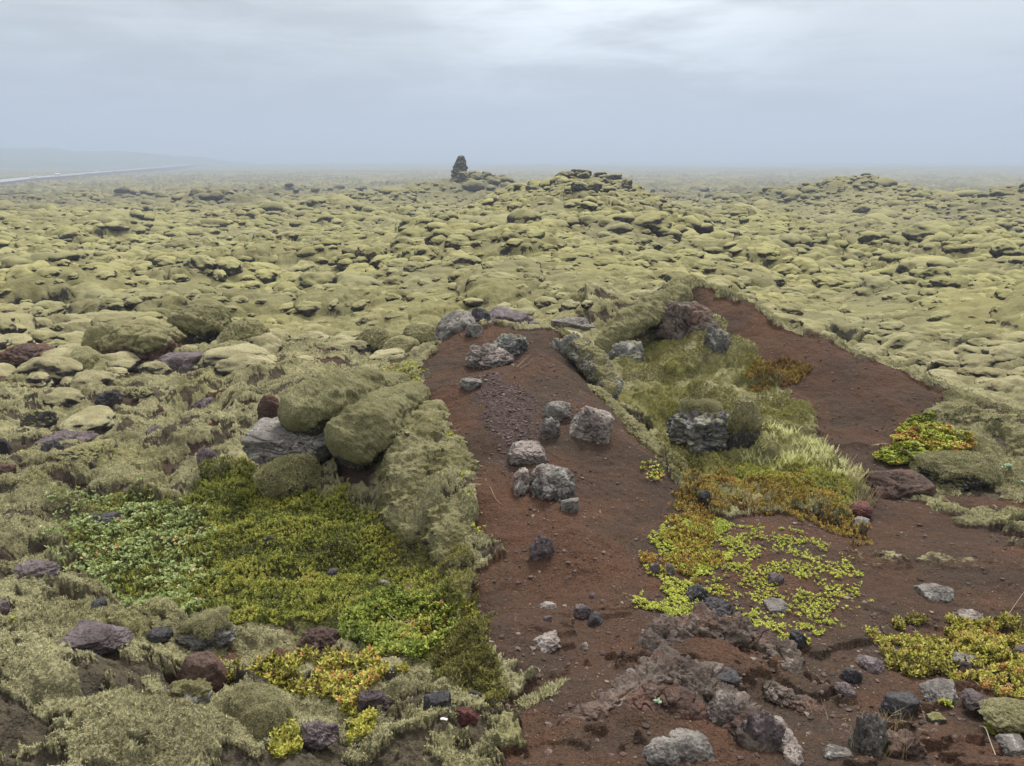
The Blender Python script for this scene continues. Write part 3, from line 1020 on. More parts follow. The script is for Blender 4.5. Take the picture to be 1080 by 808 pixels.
# --- stones lying on and built into the centre mound
R(487, 346, 54, 34, 'grey', 'block', 'smooth blue-grey rock block at the left end of the centre mound top', D=7.9)
R(505, 338, 26, 22, 'dark', 'crag', 'dark jagged rock on the very top of the centre mound', D=8.1)
R(532, 342, 78, 30, 'purple', 'crag', 'crumbly purple-brown rock crest along the back of the centre mound', D=8.1)
R(500, 352, 18, 14, 'grey', 'ang', 'small grey stone below the crest rocks of the centre mound')
R(537, 366, 40, 22, 'lichen', 'crag', 'dark pitted half of the twin rock near the mound top', sub=6)
R(514, 376, 52, 26, 'tan', 'crag', 'flat pale grey rock lying on red soil near the mound top', sub=6)
R(497, 408, 24, 11, 'grey', 'slab', 'small flat grey stone on red soil at the left of the gravel', sink=0.4)
R(598, 376, 44, 44, 'lichen', 'crag', 'lichen-speckled rock outcrop on the right shoulder of the centre mound', D=7.1, sub=6)
R(589, 435, 34, 24, 'grey', 'ang', 'pointed grey rock leaning left of the flat slab', tilt=25)
R(626, 450, 44, 42, 'tan', 'slab', 'pinkish grey slab with parallel cracks set in red soil', tilt=30, sub=6, sink=0.4, deep=1.15, slope=0.3)
R(581, 457, 23, 22, 'grey', 'crag', 'small knobbly grey rock below the pointed rock')
R(556, 478, 44, 30, 'tan', 'blob', 'pale arched rock above the largest mound stone', sub=6, sink=0.4, deep=1.1, slope=0.3)
R(549, 508, 20, 34, 'tan', 'ang', 'low grey stone at the left foot of the arched rock', sink=0.5, deep=1.6, slope=0.4)
R(582, 511, 50, 46, 'grey', 'blob', 'largest pale grey stone half sunk in the mound path', sub=6, sink=0.4, deep=1.15, slope=0.3)
R(600, 536, 20, 16, 'grey', 'ang', 'small grey stone at the lower right of the largest mound stone', sink=0.4)
R(571, 581, 25, 24, 'purple', 'crag', 'purple-black knobbly rock alone in the middle of the red path')
R(578, 637, 18, 11, 'tan', 'ang', 'small pinkish stone on the lower path')
R(577, 657, 9, 8, 'purple', 'ang', 'tiny brown stone below the small pinkish stone', sub=4)
R(614, 648, 18, 14, 'purple', 'crag', 'brown pebbly stone touching the small black stone', sub=4)
R(628, 654, 16, 14, 'dark', 'ang', 'small shiny black stone on the lower path', sub=4)
R(625, 631, 8, 6, 'purple', 'ang', 'tiny brown stone above the small black stone', sub=4)
R(576, 682, 34, 14, 'tan', 'crag', 'low crumbling pale stone flush with the lower path', sink=0.5)
R(616, 684, 9, 8, 'grey', 'ang', 'tiny grey stone on the path right of the crumbling pale stone', sub=4)
# --- rocky ledges at the front
def rib(pix, rad, mat, label, name='lava_ledge', cat='rock ledge', flat=0.8, rough=0.35, lift=0.1, D=None, cap=None, capmat='moss', fr=1.0, seed=5, thick=0.3):
    """an irregular rib of rock that follows the ground; rad in pixels at each point"""
    C, RR = [], []
    for k, ((a, b), q) in enumerate(zip(pix, rad)):
        g = hit(a, b) if D is None else at(a, b, D[k])
        z = hz(g[0], g[1]) if D is None else g[2]
        rr_ = q * depth_of(g) / F_PX
        C.append((g[0], g[1], z + lift * rr_)); RR.append(rr_)
    C, RR = np.array(C), np.array(RR)
    n, m = 240, 96
    tt = np.linspace(0, len(C) - 1, n)
    P_ = np.stack([np.interp(tt, range(len(C)), C[:, k]) for k in range(3)], 1)
    rr = np.interp(tt, range(len(C)), RR)
    for _ in range(40):
        P_[1:-1] = (P_[:-2] + 2 * P_[1:-1] + P_[2:]) / 4
    e = np.minimum(tt, tt[::-1]) / 0.35
    rr = rr * np.sqrt(np.clip(e * (2 - e), 0, 1) * (e < 1) + (e >= 1))
    Tn = np.gradient(P_, axis=0); Tn /= np.linalg.norm(Tn, axis=1)[:, None]
    A = np.cross(Tn, [0, 0, 1.0]); A /= np.linalg.norm(A, axis=1)[:, None]
    B = np.cross(A, Tn)
    an = np.arange(m) / m * 2 * np.pi
    dirs = A[:, None] * np.cos(an)[None, :, None] + B[:, None] * np.sin(an)[None, :, None] * flat
    rm = RR.mean()
    base = P_[:, None] + rr[:, None, None] * dirs
    q = (base / rm * fr).reshape(-1, 3)
    nz_ = fbm3(q, 7, seed, 0.62 if cap is not None else 0.52).reshape(n, m)
    blk = np.abs(perlin3(q * 1.3, seed + 4)).reshape(n, m)
    fac = 1 + rough * 1.5 * nz_ - (0.10 if cap is not None else 0.30) * np.exp(-(blk / 0.04) ** 2)
    i = np.arange(n - 1)[:, None] * m
    j = np.arange(m)[None]
    Qd = np.stack([i + j, i + (j + 1) % m, i + m + (j + 1) % m, i + m + j], -1).reshape(-1, 4)
    o0 = P_.mean(0)
    V = (P_[:, None] + rr[:, None, None] * dirs * fac[..., None] - o0).reshape(-1, 3)
    o = mesh_np(name, V, Qd, M[mat], loc=o0)
    if cap is not None:
        up = (dirs[..., 2] + 0.5 * fbm3(q * 0.7, 3, seed + 9).reshape(n, m))
        msk = sstep(up, cap, cap + 0.2)
        f2 = 1 + rough * 1.1 * nz_ - 0.07 + (0.07 + thick) * msk + 0.05 * fbm3(q * 4, 4, seed + 2).reshape(n, m)
        mesh_np('moss_cap', (P_[:, None] + rr[:, None, None] * dirs * f2[..., None] - o0).reshape(-1, 3), Qd, M[capmat], parent=o)
    if cap is not None and depth_of(P_[n // 2]) < 7.5 and rm > 0.1:
        SHOOT.append((o, depth_of(P_[n // 2]), capmat))
    tag(o, label, cat)
    return o


rib([(688, 696), (702, 680), (735, 673), (775, 674), (805, 684), (828, 700), (838, 716)], [16, 27, 30, 28, 24, 19, 12], 'ledge', 'dark grey-brown lava ledge arching over a hollow at the front', lift=-0.05, seed=5, flat=0.75, rough=0.48, fr=1.3)
rib([(585, 760), (615, 754), (650, 742), (678, 724), (705, 716), (728, 722), (742, 740), (765, 752), (785, 775), (800, 800)], [8, 12, 16, 24, 32, 34, 30, 26, 24, 26], 'ledge', 'long twisting lava rim running left and down from the red-brown outcrop', name='lava_ledge', lift=-0.15, seed=9, flat=0.62, rough=0.48, fr=1.5)
rib([(660, 752), (690, 742), (720, 748), (740, 768)], [14, 20, 20, 14], 'rust', 'low red-brown crumbly outcrop at the bottom of the picture', name='lava_outcrop', cat='rock outcrop', lift=-0.25, seed=12)
rib([(806, 722), (828, 733), (848, 742), (862, 752)], [9, 16, 18, 12], 'ledge', 'ridge of grey rock poking from brown soil right of the arched ledge', lift=-0.2, seed=15, flat=0.6, rough=0.5, fr=1.3)
rib([(806, 762), (818, 775), (832, 795), (838, 812)], [6, 9, 11, 9], 'tan', 'pale pinkish rib of rock at the bottom edge right of the blue-black pebble', lift=0.0, seed=18)
rib([(606, 404), (632, 412), (650, 432), (672, 452), (690, 474), (708, 498), (716, 512)], [4, 6, 7, 8, 9, 8, 5], 'mossrock', 'pale mossy rock rim along the right edge of the centre mound', name='moss_bank', cat='moss bank', lift=-0.35, seed=21, cap=-0.4, D=[6.85, 6.5, 6.1, 5.75, 5.4, 5.1, 4.95], fr=1.3, rough=0.5, thick=0.12)
rib([(602, 362), (616, 372), (632, 388), (641, 406), (643, 418)], [10, 15, 16, 14, 9], 'lichen', 'dark slab with a pale moss edge beside the right shoulder of the centre mound', name='rock_slab', cat='rock slab', lift=-0.1, seed=24, cap=0.45, D=[7.3, 7.1, 6.9, 6.7, 6.5], thick=0.12)
rib([(726, 308), (702, 318), (682, 330), (662, 345), (645, 360), (632, 376)], [13, 17, 19, 18, 15, 10], 'rust', 'long moss-covered lava arch running down from the right mound top', name='lava_arch', cat='lava arch', lift=-0.1, seed=27, cap=-0.25, capmat='mossg', D=[9.4, 9.2, 9.0, 8.8, 8.7, 8.6], fr=0.7, thick=0.12)
rib([(428, 402), (388, 410), (342, 425), (296, 446)], [12, 24, 31, 24], 'mossrock', 'huge smooth moss cushion boulder on top of the grey rock', name='mossy_boulder', cat='mossy boulder', lift=0, seed=33, cap=-0.5, capmat='mossg', D=[6.5, 6.1, 5.7, 5.5], rough=0.24, fr=0.9, thick=0.06, flat=0.85)
rib([(446, 412), (416, 430), (384, 456), (356, 480)], [14, 26, 36, 28], 'mossrock', 'rounded moss lobe running from the crest down to the left', name='mossy_boulder', cat='mossy boulder', lift=0, seed=36, cap=-0.5, capmat='mossg', D=[6.4, 5.85, 5.4, 5.2], rough=0.26, fr=0.95, thick=0.06)
rib([(462, 426), (448, 455), (436, 498), (434, 545), (440, 572)], [12, 24, 30, 26, 14], 'mossrock', 'long moss roll hanging down the left side of the centre mound', name='mossy_boulder', cat='mossy boulder', lift=0, seed=39, cap=-0.5, D=[6.15, 5.55, 5.05, 4.65, 4.4], rough=0.36, fr=1.2, thick=0.06)
rib([(470, 462), (478, 492), (482, 530), (478, 572), (466, 600)], [12, 22, 26, 24, 12], 'mossrock', 'outer moss roll along the left edge of the red path', name='mossy_boulder', cat='mossy boulder', lift=0, seed=42, cap=-0.45, D=[5.45, 5.05, 4.6, 4.2, 4.0], rough=0.40, fr=1.3, thick=0.06)
rib([(972, 436), (1005, 434), (1045, 448), (1085, 470), (1120, 490)], [8, 22, 32, 34, 30], 'mossrock', 'broad pale grey mossy bank by the right edge of the picture', name='mossy_bank', cat='moss bank', lift=-0.45, seed=45, cap=-0.6, flat=0.6, rough=0.5, fr=1.4, thick=0.08)
rib([(846, 345), (880, 362), (920, 382), (960, 402), (1000, 418)], [4, 5, 5, 6, 5], 'mossrock', 'pale moss lip along the back crest of the right mound', name='moss_bank', cat='moss bank', lift=-0.2, seed=30, cap=-0.5, D=[8.6, 8.25, 7.9, 7.6, 7.25], thick=0.2)
R(764, 760, 44, 34, 'tan', 'crag', 'pinkish pitted rock right of the red-brown outcrop', sub=6, sink=0.55)
R(698, 797, 44, 28, 'grey', 'blob', 'pale grey smooth rock at the bottom edge, left one of two', sink=0.55)
R(727, 795, 50, 30, 'grey', 'blob', 'larger pale grey smooth rock at the bottom edge, right one of two', sink=0.55)
R(800, 778, 44, 46, 'purple', 'crag', 'grey-purple ridged rock behind the blue-black pebble', sink=0.55)
R(762, 722, 36, 28, 'dark', 'ang', 'black angular stone resting on the front lava ledge', sink=0.12, lift=0.02)
R(784, 786, 22, 17, 'dark', 'blob', 'blue-black rounded pebble near the bottom edge')
R(890, 727, 24, 16, 'purple', 'crag', 'small crumbly grey stone left of the big black stone', sink=0.55)
R(912, 782, 40, 46, 'grey', 'crag', 'weathered twisted grey stump-like rock at the bottom edge', sub=6, sink=0.55)
R(950, 790, 46, 34, 'rust', 'crag', 'brown rock with dry grass beside the twisted grey rock', sink=0.4)
R(880, 800, 30, 14, 'grey', 'slab', 'flat grey stone cut by the bottom edge', sink=0.4)
# --- stones among the leaves on the right
R(735, 629, 24, 18, 'dark', 'crag', 'dark round stone among bright leaves, upper one of two')
R(752, 645, 38, 24, 'dark', 'crag', 'dark flat stone among bright leaves, lower one of two')
R(690, 603, 12, 14, 'grey', 'blob', 'small grey stone at the left edge of the bright leaves')
R(706, 602, 10, 12, 'grey', 'blob', 'tiny grey stone right beside the small grey stone', sub=4)
R(817, 617, 17, 12, 'purple', 'blob', 'round brownish stone amid scattered leaves')
R(819, 645, 26, 12, 'grey', 'slab', 'flat light-topped stone amid scattered leaves', sink=0.4)
R(840, 683, 19, 18, 'dark', 'ang', 'black stone below the scattered leaves')
R(742, 533, 14, 10, 'dark', 'ang', 'small dark stone in the orange heath, left one', sub=4)
R(765, 520, 20, 9, 'dark', 'ang', 'dark flat stone higher in the orange heath', sub=4)
R(905, 540, 30, 18, 'red', 'blob', 'dark red scoria stone beside the trodden path', sink=0.15)
R(908, 550, 18, 12, 'grey', 'ang', 'small grey stone under the dark red scoria', sink=0.4)
R(897, 713, 23, 18, 'dark', 'ang', 'black stone at the left tip of the yellow heath patch')
R(918, 703, 28, 18, 'purple', 'block', 'flat-topped dark brown stone at the left tip of the yellow heath patch')
R(945, 742, 36, 27, 'dark', 'ang', 'big black pointed stone on brown soil below the yellow heath')
R(992, 736, 38, 24, 'grey', 'slab', 'grey slab at the lower edge of the yellow heath', sink=0.4)
R(1027, 750, 32, 16, 'purple', 'slab', 'dark grey flat stone at the lower edge of the yellow heath', sink=0.35)
R(1013, 701, 28, 16, 'grey', 'block', 'blue-grey stone inside the yellow heath patch')
R(1073, 693, 18, 16, 'purple', 'ang', 'brown stone in the yellow heath at the right edge')
R(986, 757, 18, 12, 'mossrock', 'blob', 'small mossy stone below the yellow heath')
R(1062, 765, 40, 22, 'mossrock', 'blob', 'mossy pale stone in the lower right corner', cap=0.1)
R(1070, 792, 34, 20, 'grey', 'slab', 'bluish grey slab in the lower right corner', sink=0.35)
R(985, 625, 40, 16, 'grey', 'slab', 'streaky grey rock flush with the path on the right', sink=0.55)
R(1022, 650, 34, 18, 'tan', 'crag', 'low pale rock flush with the path right of the streaky one', sink=0.5)
R(948, 520, 70, 20, 'rust', 'slab', 'low brown rock step at the foot of the right mound', sink=0.45)
# --- rocks of the hollow and of the right mound
R(740, 460, 84, 58, 'lichen', 'crag', 'rounded lichen-grey boulder in the mossy hollow', name='boulder', cat='boulder', sub=6, cap=0.86, sink=0.22)
R(783, 466, 34, 44, 'mossrock', 'blob', 'mossy boulder leaning on the right of the lichen-grey boulder', name='boulder', cat='boulder', cap=0.25)
R(728, 345, 66, 52, 'ledge', 'ang', 'dark shattered rock ledge under the top of the right mound', name='rock_outcrop', cat='rock outcrop', sub=6, D=8.55, sink=0.25, tilt=30)
R(757, 360, 28, 32, 'lichen', 'crag', 'white-spotted rock on the mossy slope of the right mound', tilt=-25, D=8.2)
R(700, 328, 50, 22, 'rust', 'crag', 'rusty broken rock just under the right mound top', D=9.2, sink=0.4)
R(660, 378, 40, 24, 'lichen', 'crag', 'rough grey rock under the mossy arch')
R(645, 366, 46, 24, 'rust', 'crag', 'brown hollow rock beneath the lower end of the mossy arch', D=9.3)
R(603, 344, 46, 22, 'grey', 'block', 'pale grey boulder behind the gap between the two mounds', name='boulder', cat='boulder', D=9.5, sink=0.25)
R(618, 326, 32, 27, 'mossrock', 'blob', 'round mossy boulder behind the pale grey boulder', name='boulder', cat='boulder', D=10.3, cap=0.0, capmat='mossg', sink=0.25)
R(633, 337, 22, 22, 'dark', 'ang', 'dark boulder right of the round mossy boulder', name='boulder', cat='boulder', D=10.0, sink=0.25)
R(1008, 500, 74, 36, 'mossrock', 'blob', 'mossy rock with a brown hollow under the orange-green shrub', name='mossy_boulder', cat='mossy boulder', cap=0.2, sub=6, sink=0.4)
# --- the mossy outcrop left of the centre mound
R(310, 471, 82, 44, 'grey', 'block', 'grey lichen boulder squeezed under the huge moss cushion', name='boulder', cat='boulder', D=5.35, sub=6, sink=0.2)
R(306, 506, 58, 42, 'mossrock', 'blob', 'lower boulder with a moss cap below the grey lichen boulder', name='boulder', cat='boulder', D=5.15, cap=0.1, sub=6, capmat='mossg')
R(284, 428, 24, 22, 'rust', 'blob', 'small rusty knob at the left end of the huge moss cushion', D=5.9)
# --- boulder heap on the left
HL = dict(name='boulder', cat='boulder')
R(216, 342, 60, 36, 'mossrock', 'blob', 'yellow-green mossy boulder crowning the left boulder heap', cap=0.0, capmat='mossg', sub=6, D=11.5, **HL)
R(258, 360, 54, 40, 'mossrock', 'blob', 'dark shaded boulder at the right of the left boulder heap', cap=0.25, sub=6, D=11.1, **HL)
R(152, 364, 92, 46, 'rust', 'blob', 'broad boulder with a bare red-brown face in the left heap', cap=0.35, sub=6, D=10.6, **HL)
R(255, 386, 84, 44, 'mossrock', 'blob', 'long mossy boulder sloping right at the front of the left heap', cap=0.15, sub=6, D=10.1, tilt=20, **HL)
R(187, 388, 54, 30, 'purple', 'block', 'bare dark grey boulder at the foot of the left heap', sub=5, D=9.8, **HL)
R(112, 362, 38, 34, 'mossrock', 'pillow', 'small mossy boulder at the left end of the left heap', cap=-0.2, D=10.9, **HL)
R(28, 376, 60, 22, 'rust', 'crag', 'low red-brown rock ledge near the left edge', name='lava_ledge', cat='rock ledge', D=10.2)
R(85, 385, 50, 30, 'mossrock', 'pillow', 'mossy boulder right of the red-brown ledge', cap=-0.2, D=9.9, **HL)
R(312, 393, 46, 28, 'mossrock', 'pillow', 'round mossy boulder between the left heap and the huge cushion', cap=-0.1, D=9.8, **HL)
R(395, 361, 36, 28, 'mossrock', 'blob', 'round mossy boulder with a dark hollow under it', cap=0.0, D=11.2, **HL)
R(424, 366, 36, 20, 'mossrock', 'pillow', 'low mossy boulder just left of the centre mound top', cap=-0.1, D=10.9, **HL)
R(444, 352, 34, 18, 'mossrock', 'pillow', 'yellowish mossy boulder behind the left end of the mound top', cap=-0.2, capmat='mossg', D=12.2, **HL)
R(362, 366, 20, 13, 'dark', 'ang', 'small dark stone on the moss left of the hollowed boulder', D=11.4)
R(323, 372, 40, 20, 'lichen', 'crag', 'dark crumbly rock outcrop right of the left boulder heap', D=11.2)
# --- stones in the moss on the left
for a in ((56, 478, 26, 18, 'dark', 'crag', 'dark cinder lump in the moss near the left edge'),
          (40, 441, 34, 22, 'mossrock', 'crag', 'grey knobbly rock with moss near the left edge'),
          (70, 463, 56, 20, 'purple', 'crag', 'low dark crusty rock above the dark cinder lump'),
          (114, 441, 8, 12, 'grey', 'ang', 'tiny upright bluish stone in the left moss'),
          (118, 425, 28, 16, 'dark', 'crag', 'dark crust rock above the tiny upright bluish stone'),
          (168, 472, 22, 14, 'purple', 'ang', 'purple-grey stone in the middle of the left moss'),
          (213, 433, 26, 20, 'purple', 'crag', 'dark brown rock in the moss above the grey lichen boulder'),
          (222, 497, 22, 22, 'purple', 'blob', 'round purple-grey stone at the top of the green heath'),
          (95, 497, 46, 14, 'mossrock', 'slab', 'low grey edge of rock left of the brown bare patch'),
          (5, 472, 16, 22, 'dark', 'ang', 'black stone cut by the left edge of the picture'),
          (10, 526, 26, 16, 'rust', 'crag', 'brown crust rock low at the left edge'),
          (153, 420, 20, 12, 'mossrock', 'crag', 'small dark mossy lump on the left slope'),
          (188, 375, 14, 22, 'grey', 'ang', 'grey upright splinter leaning on the red-brown boulder')):
    R(*a)
R(46, 637, 46, 24, 'purple', 'crag', 'purple-brown rock in a dark dip of the left moss')
R(108, 556, 34, 14, 'dark', 'slab', 'dark flat stone among pale leaves on the left', sink=0.4)
R(112, 673, 15, 10, 'dark', 'ang', 'small blue-black stone in the lower left moss', sub=4)
R(8, 673, 18, 14, 'purple', 'blob', 'brown stone cut by the left edge above the lower moss')
R(171, 691, 26, 17, 'dark', 'blob', 'small dark stone left of the white lichen rock')
R(222, 683, 58, 34, 'lichen', 'crag', 'white lichen rock with a tuft of moss on the lower left', sub=6, cap=0.72)
R(117, 744, 58, 34, 'purple', 'block', 'glossy purple-grey cracked rock in the lower left moss', sub=6, sink=0.15)
R(218, 730, 48, 42, 'rust', 'pillow', 'bare dark brown hump left of the yellow sprigs', name='soil_hump', cat='hump', sub=5, sink=0.4)
R(188, 766, 20, 24, 'purple', 'ang', 'dark purple stone below the bare brown hump')
R(209, 792, 50, 18, 'grey', 'slab', 'flat lichen-spotted stone at the lower left bottom edge', cap=0.8)
R(338, 682, 42, 30, 'rust', 'crag', 'brown rock in the mouth of the little moss cave', sink=0.3)
R(396, 745, 32, 32, 'purple', 'crag', 'dark grey stone beside the yellow sprigs', sink=0.15, sub=6)
R(338, 790, 38, 34, 'purple', 'crag', 'brownish stone on moss at the bottom edge left of centre', sink=0.15, sub=6)
R(414, 728, 14, 14, 'dark', 'ang', 'small dark stone right above the dark grey stone', sub=4)
R(461, 767, 32, 22, 'dark', 'ang', 'black lump on the moss near the bottom, left of the reddish stone')
R(494, 771, 24, 19, 'red', 'ang', 'reddish grey stone beside the black lump near the bottom')
R(499, 738, 18, 14, 'dark', 'ang', 'pair of small black stones at the corner of the path', sub=4)
R(371, 773, 12, 9, 'dark', 'ang', 'tiny dark stone in the yellow sprigs at the bottom', sub=4)
R(271, 778, 62, 52, 'mossrock', 'pillow', 'brown hollowed moss hump at the bottom left of centre', name='mossy_boulder', cat='mossy boulder', cap=0.0, sub=6, sink=0.45)
R(524, 750, 24, 22, 'dark', 'blob', 'black stone stuck in red soil at the lower left of the path', sink=0.4)
R(285, 583, 9, 8, 'dark', 'ang', 'tiny blue-black stone in the green heath', sub=4)
R(350, 607, 13, 13, 'dark', 'ang', 'small black stone in the green heath right of the tiny one', sub=4)
R(407, 622, 18, 10, 'grey', 'ang', 'blue-grey flat stone above the crowberry shrub')
R(434, 625, 18, 10, 'rust', 'ang', 'brown stone above the crowberry shrub', sub=4)

# --- the moss cushions of the open field: countless, so one object
def cushion_mat():
    m, T, b = new_mat('cushion_moss')
    geo = T.new('ShaderNodeNewGeometry')
    oi = T.new('ShaderNodeObjectInfo')
    P = geo.outputs['Position']
    sp = T.new('ShaderNodeSeparateXYZ')
    T.put(sp.inputs[0], geo.outputs['Normal'])
    ln = T.new('ShaderNodeVectorMath', operation='LENGTH')
    T.put(ln.inputs[0], P)
    nb = T.noise(P, 0.18, 4, 0.55)
    nm = T.noise(P, 1.6, 5, 0.6)
    c = T.mix(T.step(nb, 0.35, 0.65), (0.320, 0.302, 0.136), (0.255, 0.242, 0.132))
    c = T.mix(T.math('MULTIPLY', T.step(oi.outputs['Random'], 0.3, 1.0), 0.5), c, (0.180, 0.170, 0.070))
    c = T.mix(T.math('MULTIPLY', T.step(nm, 0.52, 0.68), 0.6), c, (0.150, 0.134, 0.062))
    c = T.mix(T.step(ln.outputs['Value'], 22, 11), c, T.mix(T.step(nm, 0.4, 0.6), (0.34, 0.312, 0.19), (0.23, 0.21, 0.12)))
    c = T.mix(T.math('MULTIPLY', T.step(T.noise(P, 60, 4, 0.7), 0.52, 0.36), T.math('MULTIPLY', T.step(ln.outputs['Value'], 30, 10), 0.6)), c, (0.09, 0.08, 0.035))
    fcol = T.mix(T.step(T.noise(P, 0.045, 6, 0.65), 0.42, 0.60), (0.150, 0.138, 0.078), (0.235, 0.215, 0.110))
    c = T.mix(T.math('MULTIPLY', T.step(ln.outputs['Value'], 50, 170), 0.85), c, fcol)
    # bare rock undersides, dark tone carried up the sides as painted shade for contrast
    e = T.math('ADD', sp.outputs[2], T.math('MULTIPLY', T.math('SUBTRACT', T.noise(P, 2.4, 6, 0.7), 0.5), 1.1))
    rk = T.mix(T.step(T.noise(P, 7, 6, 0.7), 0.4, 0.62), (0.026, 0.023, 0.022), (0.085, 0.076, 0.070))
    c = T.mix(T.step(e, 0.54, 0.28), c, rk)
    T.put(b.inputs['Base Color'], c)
    b.inputs['Roughness'].default_value = 0.95
    b.inputs['Specular IOR Level'].default_value = 0.1
    h = T.math('ADD', T.math('MULTIPLY', T.noise(P, 50, 4, 0.7), 0.25), T.noise(P, 7, 5, 0.6))
    T.put(b.inputs['Normal'], T.bump(h, 0.6, 0.05))
    return m


def build_cushions():
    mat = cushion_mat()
    col = bpy.data.collections.new('cushion_shapes')
    for k in range(14):
        rs = np.random.RandomState(300 + k)
        D, Q = ico(5 if k < 7 else 3)
        n = fbm3(D * 1.15, 4, 40 + k, 0.45)
        r = 1 + 0.30 * n
        V = D * r[:, None]
        V[:, 2] = np.where(V[:, 2] > 0, V[:, 2] * 0.80, V[:, 2] * 0.75)
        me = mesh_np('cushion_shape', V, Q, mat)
        COL.objects.unlink(me)
        col.objects.link(me)
        me.name = 'cushion_shape_%02d' % k
    P, Sc, Ro, Ix = [], [], [], []
    rs = np.random.RandomState(88)

    def band(r0, r1, cell, s0, s1, lod, keep):
        n = int(r1 / cell) + 2
        gx, gy = np.meshgrid(np.arange(-n, n), np.arange(0, n))
        x = (gx.ravel() + rs.uniform(0.0, 1.0, gx.size)) * cell
        y = (gy.ravel() + rs.uniform(0.0, 1.0, gx.size)) * cell
        r = np.hypot(x, y)
        a = np.abs(np.degrees(np.arctan2(x, y)))
        ok = (r > r0) & (r < r1) & (a < 44) & (rs.rand(len(x)) < keep)
        x, y, r = x[ok], y[ok], r[ok]
        lw = lump_w(x, y)
        leftcut = sstep(r, 9.0, 13.0)
        ok = (rs.rand(len(x)) < lw * np.where(x < 0.5, leftcut, 1.0)) & (psd(x, y, QUIET) < -0.45)
        x, y = x[ok], y[ok]
        r = np.hypot(x, y)
        rough = sstep(perlin(x / 9.0, y / 9.0, 15) + 0.5 * perlin(x / 3.5, y / 3.5, 16), -0.35, 0.35)
        m = len(x)
        s = (s0 + (s1 - s0) * rs.rand(m) ** 1.6)
        s = s * (0.72 + 0.5 * rough)
        asp = rs.uniform(1.0, 1.5, m)
        zz = height(x, y)
        # rest on the mean of the ground around
        e = cell * 0.35
        zz = (zz * 2 + height(x + e, y) + height(x - e, y) + height(x, y + e) + height(x, y - e)) / 6
        hz_ = s * rs.uniform(0.62, 1.08, m)
        sink = (0.60 - 0.42 * rough) * hz_ * rs.uniform(0.4, 1.35, m)
        P.append(np.stack([x, y, zz - sink + 0.05 * s], 1))
        Sc.append(np.stack([s * asp, s / asp ** 0.5, hz_], 1))
        Ro.append(np.stack([rs.uniform(-.16, .16, m), rs.uniform(-.16, .16, m), rs.uniform(0, 6.283, m)], 1))
        Ix.append(rs.randint(0, 7, m) + (0 if lod == 0 else 7))
    band(7.0, 15, 0.50, 0.11, 0.34, 0, 0.92)
    band(15, 30, 0.56, 0.13, 0.46, 0, 0.92)
    band(19, 62, 2.6, 0.5, 0.95, 0, 0.45)
    band(62, 160, 4.5, 0.8, 1.6, 1, 0.4)
    band(30, 62, 0.62, 0.16, 0.48, 1, 0.90)
    band(62, 120, 0.90, 0.24, 0.70, 1, 0.88)
    band(120, 230, 1.7, 0.45, 1.2, 1, 0.8)
    P, Sc, Ro, Ix = np.vstack(P), np.vstack(Sc), np.vstack(Ro), np.concatenate(Ix)
    me = bpy.data.meshes.new('moss_cushions')
    me.vertices.add(len(P))
    me.vertices.foreach_set('co', P.astype(np.float32).ravel())
    for nm, arr in (('scl', Sc), ('rot', Ro)):
        a = me.attributes.new(nm, 'FLOAT_VECTOR', 'POINT')
        a.data.foreach_set('vector', arr.astype(np.float32).ravel())
    a = me.attributes.new('idx', 'INT', 'POINT')
    a.data.foreach_set('value', Ix.astype(np.int32))
    o = bpy.data.objects.new('moss_cushions', me)
    COL.objects.link(o)
    g = bpy.data.node_groups.new('scatter_cushions', 'GeometryNodeTree')
    g.interface.new_socket('Geometry', in_out='INPUT', socket_type='NodeSocketGeometry')
    g.interface.new_socket('Geometry', in_out='OUTPUT', socket_type='NodeSocketGeometry')
    N = g.nodes
    gi, go = N.new('NodeGroupInput'), N.new('NodeGroupOutput')
    ci = N.new('GeometryNodeCollectionInfo')
    ci.inputs['Collection'].default_value = col
    ci.inputs['Separate Children'].default_value = True
    ci.inputs['Reset Children'].default_value = True
    iop = N.new('GeometryNodeInstanceOnPoints')
    iop.inputs['Pick Instance'].default_value = True
    def attr(nm, ty):
        nd = N.new('GeometryNodeInputNamedAttribute')
        nd.data_type = ty
        nd.inputs['Name'].default_value = nm
        return nd.outputs['Attribute']
    L = g.links
    L.new(gi.outputs[0], iop.inputs['Points'])
    L.new(ci.outputs[0], iop.inputs['Instance'])
    L.new(attr('idx', 'INT'), iop.inputs['Instance Index'])
    e2r = N.new('FunctionNodeEulerToRotation')
    L.new(attr('rot', 'FLOAT_VECTOR'), e2r.inputs[0])
    L.new(e2r.outputs[0], iop.inputs['Rotation'])
    L.new(attr('scl', 'FLOAT_VECTOR'), iop.inputs['Scale'])
    L.new(iop.outputs[0], go.inputs[0])
    md = o.modifiers.new('scatter', 'NODES')
    md.node_group = g
    tag(o, 'rounded moss cushions packed over the whole lava field', 'moss cushions', kind='stuff')
    print('cushions', len(P))


build_cushions()

